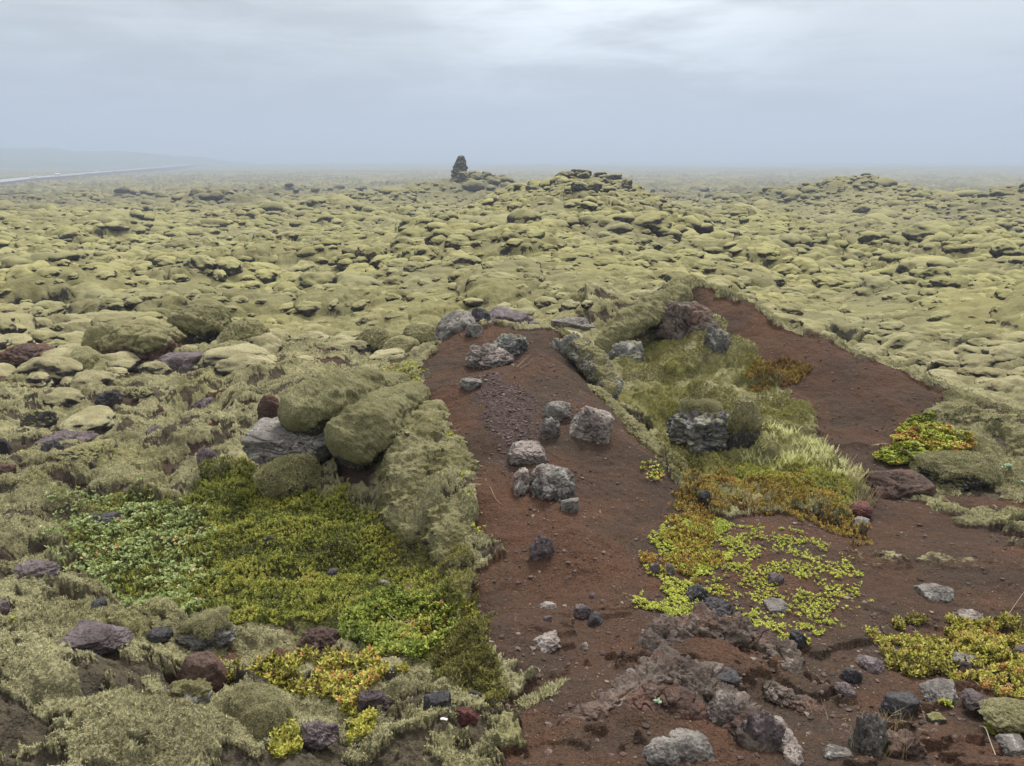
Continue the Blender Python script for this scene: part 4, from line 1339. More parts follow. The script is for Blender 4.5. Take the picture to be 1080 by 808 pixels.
# --- rocks out in the field
def field_rock_set():
    protos = []
    for k in range(9):
        D, Q, r = radial(900 + k * 13, 4, 'crag' if k % 3 else 'ang')
        me = mesh_np('lava_boulder', D * r[:, None] * 0.5, Q, M['farrock'])
        protos.append(me)
    rs = np.random.RandomState(11)
    first = [True] * 9

    def put(x, y, s, flat, label, group):
        k = rs.randint(9)
        o = protos[k] if first[k] else protos[k].copy()
        if not first[k]:
            COL.objects.link(o)
        first[k] = False
        o.location = (x, y, hz(x, y) + s * flat * 0.08)
        o.scale = (s * rs.uniform(0.8, 1.4), s * rs.uniform(0.8, 1.2), s * flat * rs.uniform(0.7, 1.2))
        o.rotation_euler = (rs.uniform(-.3, .3), rs.uniform(-.3, .3), rs.uniform(0, 6.3))
        tag(o, label, 'boulder', group)

    def cluster(px, D, rx, ry, n, s0, s1, flat, label, group):
        cx = xat(px, D)
        for _ in range(n):
            a, q = rs.uniform(0, 6.283), math.sqrt(rs.rand())
            put(cx + rx * q * math.cos(a), D + ry * q * math.sin(a), rs.uniform(s0, s1), flat, label, group)
    cluster(598, 76, 3.6, 4.5, 30, 0.6, 1.8, 0.75, 'dark mossy lava boulder piled on the top of the central hill', 'boulders on top of the central hill')
    cluster(630, 66, 4.5, 8.0, 34, 0.5, 1.3, 0.8, 'dark lava boulder on the right flank of the central hill', 'boulders down the right flank of the central hill')
    cluster(575, 56, 5.5, 10, 22, 0.4, 1.2, 0.7, 'dark lava boulder on the near slope of the central hill', 'boulders on the near slope of the central hill')
    cluster(512, 129, 4.8, 2.0, 20, 1.0, 2.4, 0.9, 'dark crag beside the foot of the rock spire', 'crags around the foot of the rock spire')
    cluster(470, 128, 5.5, 4.0, 14, 0.7, 1.5, 0.6, 'dark rock on the low rise left of the rock spire', 'rocks left of the rock spire')
    cluster(878, 106, 5.0, 4.0, 10, 0.6, 1.4, 0.5, 'dark rock capping the low hill at the right', 'rocks capping the right hill')
    cluster(1055, 82, 3.6, 5.0, 14, 0.5, 1.5, 0.55, 'dark rock on the rise at the right edge of the picture', 'rocks on the rise by the right edge')
    cluster(256, 127, 3.6, 2.0, 8, 0.5, 1.2, 0.6, 'dark rock on the small knoll at the left', 'rocks on the small left knoll')
    cluster(960, 60, 9.0, 8.0, 16, 0.5, 1.2, 0.6, 'dark lava boulder in the mossy field at the right', 'boulders in the right part of the field')
    cluster(130, 55, 14.0, 12.0, 22, 0.4, 1.2, 0.6, 'dark lava boulder in the mossy field at the left', 'boulders in the left part of the field')
    cluster(330, 95, 14.0, 14.0, 26, 0.6, 1.5, 0.6, 'dark lava boulder in the rough far field left of the spire', 'boulders in the far field left of the spire')
    cluster(790, 70, 8.0, 10.0, 14, 0.5, 1.2, 0.6, 'dark lava boulder in the mossy field right of the central hill', 'boulders right of the central hill')


field_rock_set()


def build_spire():
    x, y = xat(489, 131), 131.0
    z = hz(x, y)
    D, Q = ico(6)
    t = (D[:, 2] + 1) / 2
    hgt = 3.5
    prof = np.interp(t, [0, 0.25, 0.45, 0.62, 0.8, 0.93, 1.0], [1.25, 1.15, 1.0, 0.86, 0.66, 0.50, 0.30])
    hor = np.hypot(D[:, 0], D[:, 1]) + 1e-6
    ux, uy = D[:, 0] / hor, D[:, 1] / hor
    cyl = np.minimum(hor * 2.2, 1.0)
    n = fbm3(np.stack([ux, uy, t * 3.2], 1) * 1.6, 5, 4, 0.6)
    rad = prof * cyl * (1 + 0.45 * n) * 1.05
    V = np.stack([ux * rad - 0.18 + 0.45 * t, uy * rad, t * hgt - 0.5 + 0.12 * n * cyl], 1)
    o = mesh_np('rock_spire', V, Q, M['farrock'], loc=(x, y, z))
    tag(o, 'tall dark rock spire standing alone on the ridge under the horizon', 'rock spire')


build_spire()

# ------------------------------------------------------------------ plants
def rot_to(v, az, el):
    """rotate local +X leaf to azimuth az, elevation el"""
    ce, se, ca, sa = math.cos(el), math.sin(el), math.cos(az), math.sin(az)
    x, y, z = v[:, 0], v[:, 1], v[:, 2]
    x2, z2 = x * ce - z * se, x * se + z * ce
    return np.stack([x2 * ca - y * sa, x2 * sa + y * ca, z2], 1)


def leafq(L, W, cup=0.15):
    return np.array([[0, 0, 0], [L * 0.55, W / 2, L * cup], [L, 0, L * cup * 0.6], [L * 0.55, -W / 2, L * cup]])


def t_sprig(rs, h=0.024, n=10, L=0.012, W=0.0065, el=(0.2, 1.1)):
    V = []
    bx, by = rs.uniform(-.25, .25, 2) * h
    for k in range(n):
        t = (k + 0.5) / n
        l = rot_to(leafq(L * rs.uniform(.8, 1.2), W * rs.uniform(.8, 1.2)), k * 2.4 + rs.uniform(-.4, .4), rs.uniform(*el))
        V.append(l + np.array([bx * t, by * t, h * t]))
    return np.vstack(V)


def t_leafy(rs, h=0.02, n=6, L=0.022, W=0.015):
    V = []
    for k in range(n):
        t = (k + 0.5) / n
        l = rot_to(leafq(L * rs.uniform(.7, 1.2), W * rs.uniform(.8, 1.2), 0.25), k * 2.2 + rs.uniform(-.5, .5), rs.uniform(0.1, 0.8))
        V.append(l + np.array([0, 0, h * (0.3 + 0.7 * t)]))
    return np.vstack(V)


def t_moss(rs):
    V = []
    for k in range(4):
        V.append(rot_to(leafq(rs.uniform(.007, .013), rs.uniform(.002, .0035), 0.1), rs.uniform(0, 6.3), rs.uniform(0.4, 1.3)) + np.array([*rs.uniform(-.004, .004, 2), -0.002]))
    return np.vstack(V)


def t_grass(rs, h=0.12, n=7, W=0.0022):
    V = []
    for k in range(n):
        hh = h * rs.uniform(.5, 1.1)
        az = rs.uniform(0, 6.3)
        b = rs.uniform(.1, .6) * hh
        dx, dy = math.cos(az), math.sin(az)
        o = rs.uniform(-.01, .01, 2)
        p = [np.array([o[0] + dx * b * t * t, o[1] + dy * b * t * t, hh * t]) for t in (0, .5, 1)]
        s = np.array([-dy, dx, 0]) * W / 2
        V.append(np.array([p[0] - s, p[0] + s, p[1] + s, p[1] - s]))
        V.append(np.array([p[1] - s, p[1] + s, p[2] + s * .3, p[2] - s * .3]))
    return np.vstack(V)


def t_spike(rs, h=0.06, n=18):
    V = []
    for k in range(n):
        t = (k + 0.5) / n
        V.append(rot_to(leafq(0.014 * (1.2 - t), 0.005), k * 2.4, 0.6) + np.array([0, 0, h * t]))
    return np.vstack(V)


def scatter(name, poly, n, tf, smin, smax, mat, label=None, cat=None, kind=None, seed=1, tint=(0.5, 0.2, 0.25, 0.0), edge=0.06, clump=None, lift=0.0, tilt=0.25, soilonly=None, mossonly=False, kw={}, parent=None, excl=None):
    """many small plants in a plan outline, one mesh; tint = (mean, random, patch amplitude, patch offset)"""
    rs = np.random.RandomState(seed)
    P = wpoly(poly) if not isinstance(poly, np.ndarray) else poly
    lo, hi = P.min(0) - edge, P.max(0) + edge
    X = np.empty(0); Y = np.empty(0)
    guard = 0
    while len(X) < n and guard < 60:
        guard += 1
        x = rs.uniform(lo[0], hi[0], n * 2)
        y = rs.uniform(lo[1], hi[1], n * 2)
        # fewer behind, in step with how small they look
        s = psd(x, y, P) + edge * 1.6 * fbm(x / 0.22, y / 0.22, 3, seed + 3)
        ok = s > 0
        if clump is not None:
            ok &= fbm(x / clump[0], y / clump[0], 3, seed + 8) + rs.uniform(-.25, .25, len(x)) > clump[1]
        if excl is not None:
            ok &= psd(x, y, excl) < 0
        if mossonly:
            ok &= (masks(x, y)[0] < 0.35) & (crust_of(x, y) < rs.uniform(0.1, 0.9, len(x)))
        X = np.append(X, x[ok]); Y = np.append(Y, y[ok])
    X, Y = X[:n], Y[:n]
    n = len(X)
    Z = height(X, Y) + lift
    tn = np.clip(tint[0] + tint[1] * rs.randn(n) * 0.5 + tint[2] * 1.6 * fbm(X / 0.35, Y / 0.35, 3, seed + 21) + tint[3], 0.02, 0.98)
    nv = 8
    tm = [tf(rs, **kw) for _ in range(nv)]
    VV, TT = [], []
    for k in range(nv):
        i = np.arange(k, n, nv)
        if not len(i):
            continue
        t = tm[k]
        a, s = rs.uniform(0, 6.283, len(i)), rs.uniform(smin, smax, len(i))
        tx, ty = rs.uniform(-tilt, tilt, len(i)), rs.uniform(-tilt, tilt, len(i))
        ca, sa = np.cos(a)[:, None], np.sin(a)[:, None]
        x = (t[None, :, 0] * ca - t[None, :, 1] * sa) * s[:, None]
        y = (t[None, :, 0] * sa + t[None, :, 1] * ca) * s[:, None]
        z = t[None, :, 2] * s[:, None]
        x, y = x + z * tx[:, None] + X[i][:, None], y + z * ty[:, None] + Y[i][:, None]
        z = z + Z[i][:, None]
        VV.append(np.stack([x, y, z], -1).reshape(-1, 3))
        TT.append(np.repeat(tn[i], t.shape[0]))
    V = np.vstack(VV)
    T_ = np.concatenate(TT)
    Q = np.arange(len(V)).reshape(-1, 4)
    o = mesh_np(name, V, Q, mat, smooth=False, attrs={'tint': T_}, parent=parent)
    c = V.mean(0)
    tag(o, label, cat, kind=kind)
    return o


GREEN = leaf_mat('green_heath', [(0.0, (0.035, 0.036, 0.010)), (0.25, (0.10, 0.115, 0.016)), (0.5, (0.22, 0.245, 0.035)), (0.8, (0.36, 0.37, 0.060)), (1.0, (0.32, 0.26, 0.07))])
YEL = leaf_mat('yellow_sprigs', [(0.0, (0.060, 0.040, 0.012)), (0.25, (0.22, 0.20, 0.030)), (0.5, (0.35, 0.34, 0.055)), (0.8, (0.45, 0.44, 0.10)), (1.0, (0.42, 0.19, 0.07))])
CROW = leaf_mat('crowberry_leaves', [(0.0, (0.025, 0.035, 0.010)), (0.3, (0.095, 0.125, 0.018)), (0.6, (0.22, 0.27, 0.04)), (0.9, (0.38, 0.40, 0.08)), (1.0, (0.30, 0.12, 0.06))])
PALE = leaf_mat('pale_willow_leaves', [(0.0, (0.08, 0.10, 0.03)), (0.3, (0.17, 0.22, 0.07)), (0.6, (0.28, 0.34, 0.13)), (0.9, (0.42, 0.45, 0.24)), (1.0, (0.42, 0.14, 0.07))])
LIME = leaf_mat('lime_willow_leaves', [(0.0, (0.09, 0.10, 0.02)), (0.35, (0.26, 0.31, 0.04)), (0.7, (0.42, 0.46, 0.07)), (0.92, (0.48, 0.45, 0.10)), (1.0, (0.38, 0.12, 0.04))])
ORANGE = leaf_mat('autumn_heath', [(0.0, (0.07, 0.042, 0.014)), (0.3, (0.22, 0.125, 0.030)), (0.55, (0.34, 0.24, 0.045)), (0.8, (0.38, 0.36, 0.06)), (1.0, (0.30, 0.10, 0.04))])
WOOL = leaf_mat('pale_yellow_spikes', [(0.0, (0.16, 0.18, 0.05)), (0.35, (0.42, 0.44, 0.14)), (0.7, (0.70, 0.70, 0.34)), (1.0, (0.80, 0.78, 0.50))])
MOSST = leaf_mat('moss_shoots', [(0.0, (0.08, 0.07, 0.045)), (0.3, (0.23, 0.217, 0.112)), (0.6, (0.395, 0.376, 0.212)), (1.0, (0.54, 0.52, 0.32))], 0.9)
OLIV = leaf_mat('olive_shoots', [(0.0, (0.07, 0.066, 0.02)), (0.5, (0.21, 0.20, 0.058)), (1.0, (0.36, 0.345, 0.12))], 0.9)
DRY = leaf_mat('dry_grass', [(0.0, (0.22, 0.17, 0.08)), (0.5, (0.38, 0.32, 0.17)), (1.0, (0.50, 0.45, 0.28))], 0.8)
GLAU = leaf_mat('blue_green_leaves', [(0.0, (0.14, 0.20, 0.11)), (0.5, (0.30, 0.40, 0.26)), (1.0, (0.50, 0.58, 0.44))])

def moss_shoots():
    """the woolly nap of the moss on the near boulders"""
    bpy.context.view_layer.update()
    rs = np.random.RandomState(5)
    for o, zc, cm in SHOOT:
        cap = o.children[0]
        me = cap.data
        n = len(me.vertices)
        co = np.empty(n * 3); me.vertices.foreach_get('co', co); co = co.reshape(-1, 3)
        no = np.empty(n * 3); me.vertices.foreach_get('normal', no); no = no.reshape(-1, 3)
        rc = np.empty(len(o.data.vertices) * 3); o.data.vertices.foreach_get('co', rc); rc = rc.reshape(-1, 3)
        if len(rc) != n:
            continue
        out = ((co - rc) * no).sum(1) > 0.006
        idx = np.nonzero(out)[0]
        if len(idx) < 50:
            continue
        num = min(int(16000 * (4.5 / zc) ** 1.2), 16000)
        idx = rs.choice(idx, num)
        sc = zc / 4.2
        V, T_ = [], []
        tm = [t_moss(rs) for _ in range(6)]
        P0 = co[idx] + rs.randn(num, 3) * 0.006 * sc
        N0 = no[idx]
        A = np.cross(N0, rs.randn(num, 3)); A /= np.linalg.norm(A, axis=1)[:, None] + 1e-9
        B = np.cross(N0, A)
        low = np.clip(0.55 + 0.5 * fbm3(P0 / 0.12, 3, 4) + 0.25 * rs.randn(num), 0.02, 0.98)
        for k in range(6):
            i = np.arange(k, num, 6)
            t = tm[k] * sc * 0.62
            q = P0[i][:, None] + A[i][:, None] * t[None, :, 0:1] + B[i][:, None] * t[None, :, 1:2] + N0[i][:, None] * t[None, :, 2:3]
            V.append(q.reshape(-1, 3)); T_.append(np.repeat(low[i], len(t)))
        V = np.vstack(V)
        mesh_np('moss_shoots', V, np.arange(len(V)).reshape(-1, 4), MOSST if cm == 'moss' else MOSSG, smooth=False, attrs={'tint': np.concatenate(T_)}, parent=cap)


MOSSG = leaf_mat('green_moss_shoots', [(0.0, (0.07, 0.066, 0.026)), (0.3, (0.22, 0.206, 0.095)), (0.6, (0.37, 0.345, 0.170)), (1.0, (0.50, 0.475, 0.26))], 0.9)
moss_shoots()

scatter('heath_cover', [(255, 498), (330, 520), (395, 535), (430, 580), (470, 620), (500, 660), (440, 665), (360, 660), (300, 665), (230, 665), (195, 640), (230, 600), (215, 555), (190, 535), (225, 512)],
        20000, t_sprig, 0.45, 1.2, GREEN, 'green heath filling the hollow left of the centre mound', 'heath', 'stuff', 1, (0.47, 0.42, 0.45, 0), clump=(0.28, -0.30))
scatter('heath_cover', [(60, 545), (130, 530), (200, 540), (235, 600), (215, 655), (150, 650), (100, 610), (70, 590)],
        3800, t_sprig, 0.6, 1.05, GREEN, 'green heath under the pale leaves on the left', 'heath', 'stuff', 2, (0.48, 0.55, 0.28, 0), clump=(0.35, -0.15))
scatter('willow_cover', [(55, 545), (110, 530), (215, 545), (225, 590), (205, 660), (150, 655), (90, 625), (58, 600)],
        1500, t_leafy, 0.6, 1.2, PALE, 'pale green dwarf willow leaves over the heath on the left', 'dwarf willow', 'stuff', 3, (0.50, 0.28, 0.15, 0), clump=(0.22, -0.12), lift=0.012, edge=0.12)
scatter('shrub', [(365, 655), (400, 640), (470, 638), (485, 650), (470, 690), (440, 705), (395, 700), (360, 680)],
        2600, t_sprig, 0.9, 1.6, CROW, 'bright green crowberry shrub in the dip beside the path', 'shrub', None, 4, (0.55, 0.28, 0.25, 0), kw=dict(L=0.013, W=0.008))
scatter('shrub', [(238, 712), (300, 702), (350, 700), (418, 718), (400, 745), (370, 760), (330, 765), (315, 750), (270, 738), (240, 728)],
        1900, t_sprig, 0.9, 1.6, YEL, 'yellow sprigged heath shrub at the bottom left of the path', 'shrub', None, 5, (0.46, 0.6, 0.4, 0), edge=0.12, clump=(0.2, -0.2))
scatter('shrub', [(375, 765), (410, 752), (405, 775), (385, 790), (372, 785)], 420, t_sprig, 0.8, 1.2, YEL, 'small yellow shrub below the dark grey stone', 'shrub', None, 6, (0.6, 0.25, 0.15, 0))
scatter('shrub', [(292, 795), (312, 788), (318, 812), (290, 830)], 260, t_sprig, 0.8, 1.2, YEL, 'small yellow shrub cut by the bottom edge', 'shrub', None, 7, (0.6, 0.25, 0.15, 0))
scatter('shrub', [(920, 690), (960, 668), (1020, 665), (1060, 655), (1100, 680), (1130, 760), (1080, 760), (1020, 735), (985, 720), (955, 715), (930, 705)],
        3400, t_sprig, 0.8, 1.5, YEL, 'yellow heath shrub spreading at the lower right', 'shrub', None, 8, (0.46, 0.60, 0.45, 0), edge=0.16, clump=(0.2, -0.16))
scatter('shrub', [(935, 470), (955, 445), (975, 440), (1000, 462), (1028, 478), (1005, 488), (975, 492), (950, 498), (930, 490)],
        1900, t_leafy, 0.8, 1.3, LIME, 'orange and green shrub on the slope of the right mound', 'shrub', None, 9, (0.66, 0.45, 0.6, 0.02), lift=0.02)
scatter('shrub', [(785, 400), (800, 388), (830, 380), (855, 388), (848, 402), (820, 412), (795, 418)],
        1300, t_sprig, 0.8, 1.3, ORANGE, 'brown-orange shrub on the mossy slope under the right mound', 'shrub', None, 10, (0.38, 0.25, 0.25, 0))
scatter('autumn_heath', [(712, 505), (760, 510), (820, 520), (880, 532), (915, 560), (905, 572), (860, 552), (790, 545), (760, 545), (750, 570), (760, 600), (730, 610), (690, 600), (708, 570)],
        5200, t_sprig, 0.7, 1.2, ORANGE, 'orange autumn heath right of the centre mound', 'heath', 'stuff', 11, (0.55, 0.5, 0.45, 0), edge=0.12, clump=(0.2, -0.28))
scatter('heath_cover', [(800, 495), (850, 500), (900, 520), (905, 545), (860, 540), (800, 525), (770, 510)],
        3000, t_sprig, 0.7, 1.1, GREEN, 'green heath under the pale yellow spikes', 'heath', 'stuff', 12, (0.68, 0.25, 0.2, 0))
scatter('spike_plant', [(790, 470), (840, 468), (880, 480), (908, 505), (900, 528), (870, 515), (820, 498), (790, 490)],
        900, t_spike, 0.6, 1.3, WOOL, 'pale yellow woolly spikes in front of the right mound path', 'woolly plants', 'stuff', 13, (0.55, 0.5, 0.2, 0), clump=(0.2, -0.1), tilt=0.6, edge=0.12)
scatter('willow_cover', [(700, 545), (760, 555), (780, 590), (770, 640), (740, 660), (690, 650), (668, 645), (700, 625), (695, 585)],
        2600, t_leafy, 0.42, 0.78, LIME, 'dense lime leaves around the two dark stones', 'dwarf willow', 'stuff', 14, (0.55, 0.25, 0.2, 0), clump=(0.18, -0.10), edge=0.12, kw=dict(n=4))
scatter('willow_cover', [(760, 560), (840, 562), (900, 590), (925, 640), (890, 650), (850, 690), (780, 680), (750, 650), (765, 600)],
        1900, t_leafy, 0.36, 0.68, LIME, 'thin scatter of lime leaves on brown soil', 'dwarf willow', 'stuff', 15, (0.62, 0.25, 0.1, 0), clump=(0.16, 0.06), edge=0.12, kw=dict(n=4))
scatter('willow_cover', [(390, 400), (430, 385), (450, 400), (440, 412), (400, 412)], 300, t_leafy, 0.6, 1.0, LIME, 'yellow-orange leaves on top of the huge moss cushion', 'dwarf willow', 'stuff', 16, (0.5, 0.5, 0.3, 0), clump=(0.15, 0.0))
scatter('willow_cover', [(455, 440), (475, 460), (500, 545), (515, 560), (500, 575), (480, 500)], 110, t_leafy, 0.5, 0.9, LIME, 'lime leaves along the left edge of the red path', 'dwarf willow', 'stuff', 17, (0.6, 0.3, 0.1, 0), clump=(0.12, 0.1))
scatter('willow_cover', [(672, 487), (688, 490), (700, 510), (692, 516), (678, 500)], 40, t_leafy, 0.6, 1.0, LIME, 'few red and green leaves on the right edge of the mound', 'dwarf willow', 'stuff', 18, (0.75, 0.6, 0.2, 0))
scatter('heath_cover', [(90, 385), (150, 383), (160, 400), (110, 402), (85, 398)], 700, t_sprig, 1.2, 2.0, GREEN, 'bright green growth in front of the red-brown boulder', 'heath', 'stuff', 19, (0.62, 0.2, 0.2, 0))
scatter('heath_cover', [(690, 470), (720, 478), (790, 492), (770, 512), (715, 508), (700, 490)], 1200, t_sprig, 0.7, 1.2, OLIV, 'olive shoots below the lichen-grey boulder', 'heath', 'stuff', 20, (0.5, 0.3, 0.3, 0))
scatter('moss_mat', [(460, 690), (500, 650), (520, 680), (545, 735), (520, 745), (480, 725), (455, 718)], 4500, t_moss, 1.3, 2.4, OLIV, 'olive moss on the slope beside the lower path', 'moss', 'stuff', 21, (0.5, 0.3, 0.3, 0))
scatter('moss_mat', [(400, 570), (450, 560), (500, 590), (500, 650), (470, 640), (430, 620), (395, 600)], 5000, t_moss, 1.3, 2.4, OLIV, 'olive moss at the foot of the moss-draped flank', 'moss', 'stuff', 22, (0.6, 0.3, 0.3, 0))
NEARM = np.array([at(-150, 520, 6.0)[:2], at(250, 500, 6.0)[:2], at(300, 660, 3.3)[:2], at(450, 720, 2.65)[:2], at(520, 740, 2.4)[:2], at(520, 830, 1.8)[:2], at(-150, 860, 1.7)[:2]])
scatter('moss_mat', NEARM, 90000, t_moss, 0.55, 1.15, MOSST, 'pale woolly moss over the ground at the lower left', 'moss', 'stuff', 23, (0.55, 0.6, 0.5, 0), mossonly=True, excl=LUSH)
MIDL = np.array([at(-250, 520, 5.9)[:2], at(258, 496, 6.05)[:2], at(330, 400, 7.2)[:2], at(420, 385, 7.6)[:2], at(440, 360, 11.5)[:2], at(-150, 370, 11.5)[:2], at(-250, 420, 9)[:2]])
scatter('moss_mat', MIDL, 70000, t_moss, 0.9, 1.7, MOSST, 'pale woolly moss over the ground on the left below the boulder heap', 'moss', 'stuff', 28, (0.6, 0.6, 0.5, 0), mossonly=True)
FLNK = wpoly([(400, 400), (440, 395), (462, 470), (515, 560), (500, 620), (470, 600), (430, 540), (420, 470)])
scatter('moss_mat', FLNK, 16000, t_moss, 0.7, 1.3, MOSST, 'woolly moss on the left flank of the centre mound', 'moss', 'stuff', 29, (0.55, 0.5, 0.4, 0), mossonly=True)
RGT = np.array([at(640, 375, 8.6)[:2], at(720, 345, 9.2)[:2], at(800, 370, 8.2)[:2], at(860, 430, 7)[:2], at(850, 470, 6.2)[:2], at(730, 490, 5.8)[:2], at(700, 465, 6.6)[:2], at(655, 410, 8)[:2]])
scatter('moss_mat', RGT, 36000, t_moss, 0.9, 1.7, OLIV, 'olive green moss in the hollow between the two mounds', 'moss', 'stuff', 30, (0.72, 0.5, 0.5, 0), mossonly=True)
RGT2 = np.array([at(960, 420, 7.1)[:2], at(1010, 415, 7.2)[:2], at(1130, 455, 6.3)[:2], at(1130, 560, 4.6)[:2], at(980, 540, 4.9)[:2], at(930, 510, 5.4)[:2], at(940, 450, 6.5)[:2]])
scatter('moss_mat', RGT2, 22000, t_moss, 0.8, 1.5, MOSST, 'grey moss on the right shoulder of the right mound', 'moss', 'stuff', 31, (0.6, 0.5, 0.4, 0), mossonly=True)
RIM = np.array([at(585, 350, 8.3)[:2], at(625, 375, 7.4)[:2], at(665, 415, 6.5)[:2], at(735, 505, 5.0)[:2], at(700, 520, 4.9)[:2], at(640, 440, 5.9)[:2], at(590, 385, 7.0)[:2]])
scatter('moss_mat', RIM, 14000, t_moss, 0.8, 1.5, MOSST, 'pale moss along the right edge of the centre mound', 'moss', 'stuff', 32, (0.55, 0.6, 0.4, 0), mossonly=True)
BACK = np.array([at(640, 330, 9.4)[:2], at(735, 298, 9.9)[:2], at(870, 350, 8.7)[:2], at(1010, 405, 7.6)[:2], at(1000, 418, 7.1)[:2], at(870, 362, 8.1)[:2], at(740, 306, 9.2)[:2], at(650, 345, 9.0)[:2]])
scatter('moss_mat', BACK, 12000, t_moss, 1.0, 1.9, MOSST, 'pale moss along the back crest of the right mound', 'moss', 'stuff', 33, (0.6, 0.5, 0.4, 0), mossonly=True)
LITTER = leaf_mat('dead_leaf_bits', [(0.0, (0.05, 0.03, 0.02)), (0.5, (0.14, 0.085, 0.05)), (0.85, (0.26, 0.18, 0.11)), (1.0, (0.34, 0.27, 0.16))], 0.9)
scatter('leaf_litter', [(520, 800), (500, 560), (450, 400), (590, 380), (720, 520), (900, 560), (1100, 560), (1100, 805)], 5200, t_leafy, 0.18, 0.55, LITTER, 'bits of dead leaf and root scattered on the bare soil', 'litter', 'stuff', 34, (0.4, 0.8, 0.2, 0), kw=dict(h=0.004, n=1), tilt=0.1, clump=(0.5, -0.1))
scatter('dry_grass', [(885, 500), (912, 505), (915, 540), (900, 545), (890, 525)], 60, t_grass, 0.8, 1.3, DRY, 'dry reddish grass beside the dark red scoria', 'grass', 'stuff', 24, (0.4, 0.4, 0.1, 0))
scatter('dry_grass', [(895, 770), (960, 765), (975, 800), (900, 806)], 26, t_grass, 0.4, 0.8, DRY, 'dry grass blades around the twisted grey rock', 'grass', 'stuff', 25, (0.5, 0.4, 0.1, 0))
scatter('dry_grass', [(700, 640), (640, 700), (560, 760), (760, 800), (1000, 800), (1000, 640)], 40, t_grass, 0.2, 0.5, DRY, 'stray dry stalks on the brown soil', 'grass', 'stuff', 26, (0.5, 0.4, 0.1, 0), kw=dict(n=2), tilt=1.6)
scatter('moss_mat', [(548, 735), (590, 720), (600, 732), (560, 742)], 350, t_moss, 1.2, 2.2, MOSST, 'pale moss fringe at the corner of the lower path', 'moss', 'stuff', 27, (0.6, 0.3, 0.2, 0))


def small_plant(px, py, n, s, mat, label, name='small_plant', L=0.03, W=0.018, cat='plant'):
    g = hit(px, py)
    rs = np.random.RandomState(int(px))
    V, T_ = [], []
    for k in range(n):
        q = t_leafy(rs, 0.03, 7, L, W) * s
        a = rs.uniform(0, 6.28); d = rs.uniform(0, 0.012) * s * math.sqrt(n)
        V.append(q + np.array([d * math.cos(a), d * math.sin(a), 0]))
        T_.append(np.full(len(q), rs.uniform(.3, .9)))
    V = np.vstack(V)
    z = hz(g[0], g[1])
    o = mesh_np(name, V, np.arange(len(V)).reshape(-1, 4), mat, smooth=False, attrs={'tint': np.concatenate(T_)}, loc=(g[0], g[1], z))
    tag(o, label, cat)


small_plant(1060, 503, 5, 1.1, GLAU, 'blue-green rosette plant by the right edge')
small_plant(1076, 514, 3, 0.8, GLAU, 'tiny blue-green plant cut by the right edge')
small_plant(652, 386, 6, 0.9, GLAU, 'pale white-green plant left of the rough grey rock under the arch')
small_plant(975, 380, 6, 1.6, GLAU, 'pale green plant behind the crest of the right mound')
small_plant(694, 749, 2, 0.5, GLAU, 'tiny grey-green rosette on the red-brown outcrop')
small_plant(18, 684, 3, 0.6, LIME, 'tiny bright plant in the moss by the left edge')
small_plant(996, 747, 5, 0.7, LIME, 'lime plant below the grey slab of the yellow heath')
small_plant(1045, 772, 7, 0.8, LIME, 'lime plant in front of the mossy corner stone')
small_plant(926, 790, 3, 0.7, LIME, 'green sprout beside the twisted grey rock')
small_plant(850, 690, 3, 0.6, LIME, 'lime sprout below the black stone')
small_plant(913, 705, 4, 0.7, LIME, 'lime sprout between the two stones at the yellow heath tip')


def pebbles():
    """countless grit and pebbles on the bare soil"""
    rs = np.random.RandomState(77)
    D, Q = ico(1)
    N = 15000
    x = rs.uniform(-1.6, 4.6, N * 6)
    y = 1.7 + 6.5 * rs.rand(N * 6) ** 1.3
    so, lu, ol, gr = masks(x, y)
    dens = 0.25 + 0.9 * sstep(fbm(x / 0.5, y / 0.5, 3, 61), -0.1, 0.5) + 2.5 * gr
    ok = (so > 0.25) & (rs.rand(len(x)) < dens * 0.5)
    x, y, gr = x[ok][:N], y[ok][:N], gr[ok][:N]
    z = height(x, y)
    n = len(x)
    s = 0.0022 + 0.0105 * rs.rand(n) ** 4.5 + 0.002 * gr
    VV = np.repeat(D[None], n, 0) * (1 + 0.28 * rs.randn(n, len(D), 1)) * s[:, None, None]
    VV = VV * np.stack([rs.uniform(.8, 1.5, n), rs.uniform(.8, 1.3, n), rs.uniform(.5, .9, n)], -1)[:, None, :]
    VV = VV + np.stack([x, y, z + s * 0.2], 1)[:, None, :]
    QQ = (Q[None] + (np.arange(n) * len(D))[:, None, None]).reshape(-1, 3)
    tn = np.repeat(rs.rand(n), len(D))
    m = leaf_mat('pebble_stone', [(0.0, (0.045, 0.035, 0.032)), (0.5, (0.095, 0.062, 0.052)), (0.85, (0.13, 0.095, 0.085)), (1.0, (0.22, 0.18, 0.16))], 0.85)
    o = mesh_np('gravel', VV.reshape(-1, 3), QQ, m, smooth=False, attrs={'tint': tn})
    tag(o, 'reddish grit and pebbles on the bare soil of the mounds', 'gravel', kind='stuff')


pebbles()


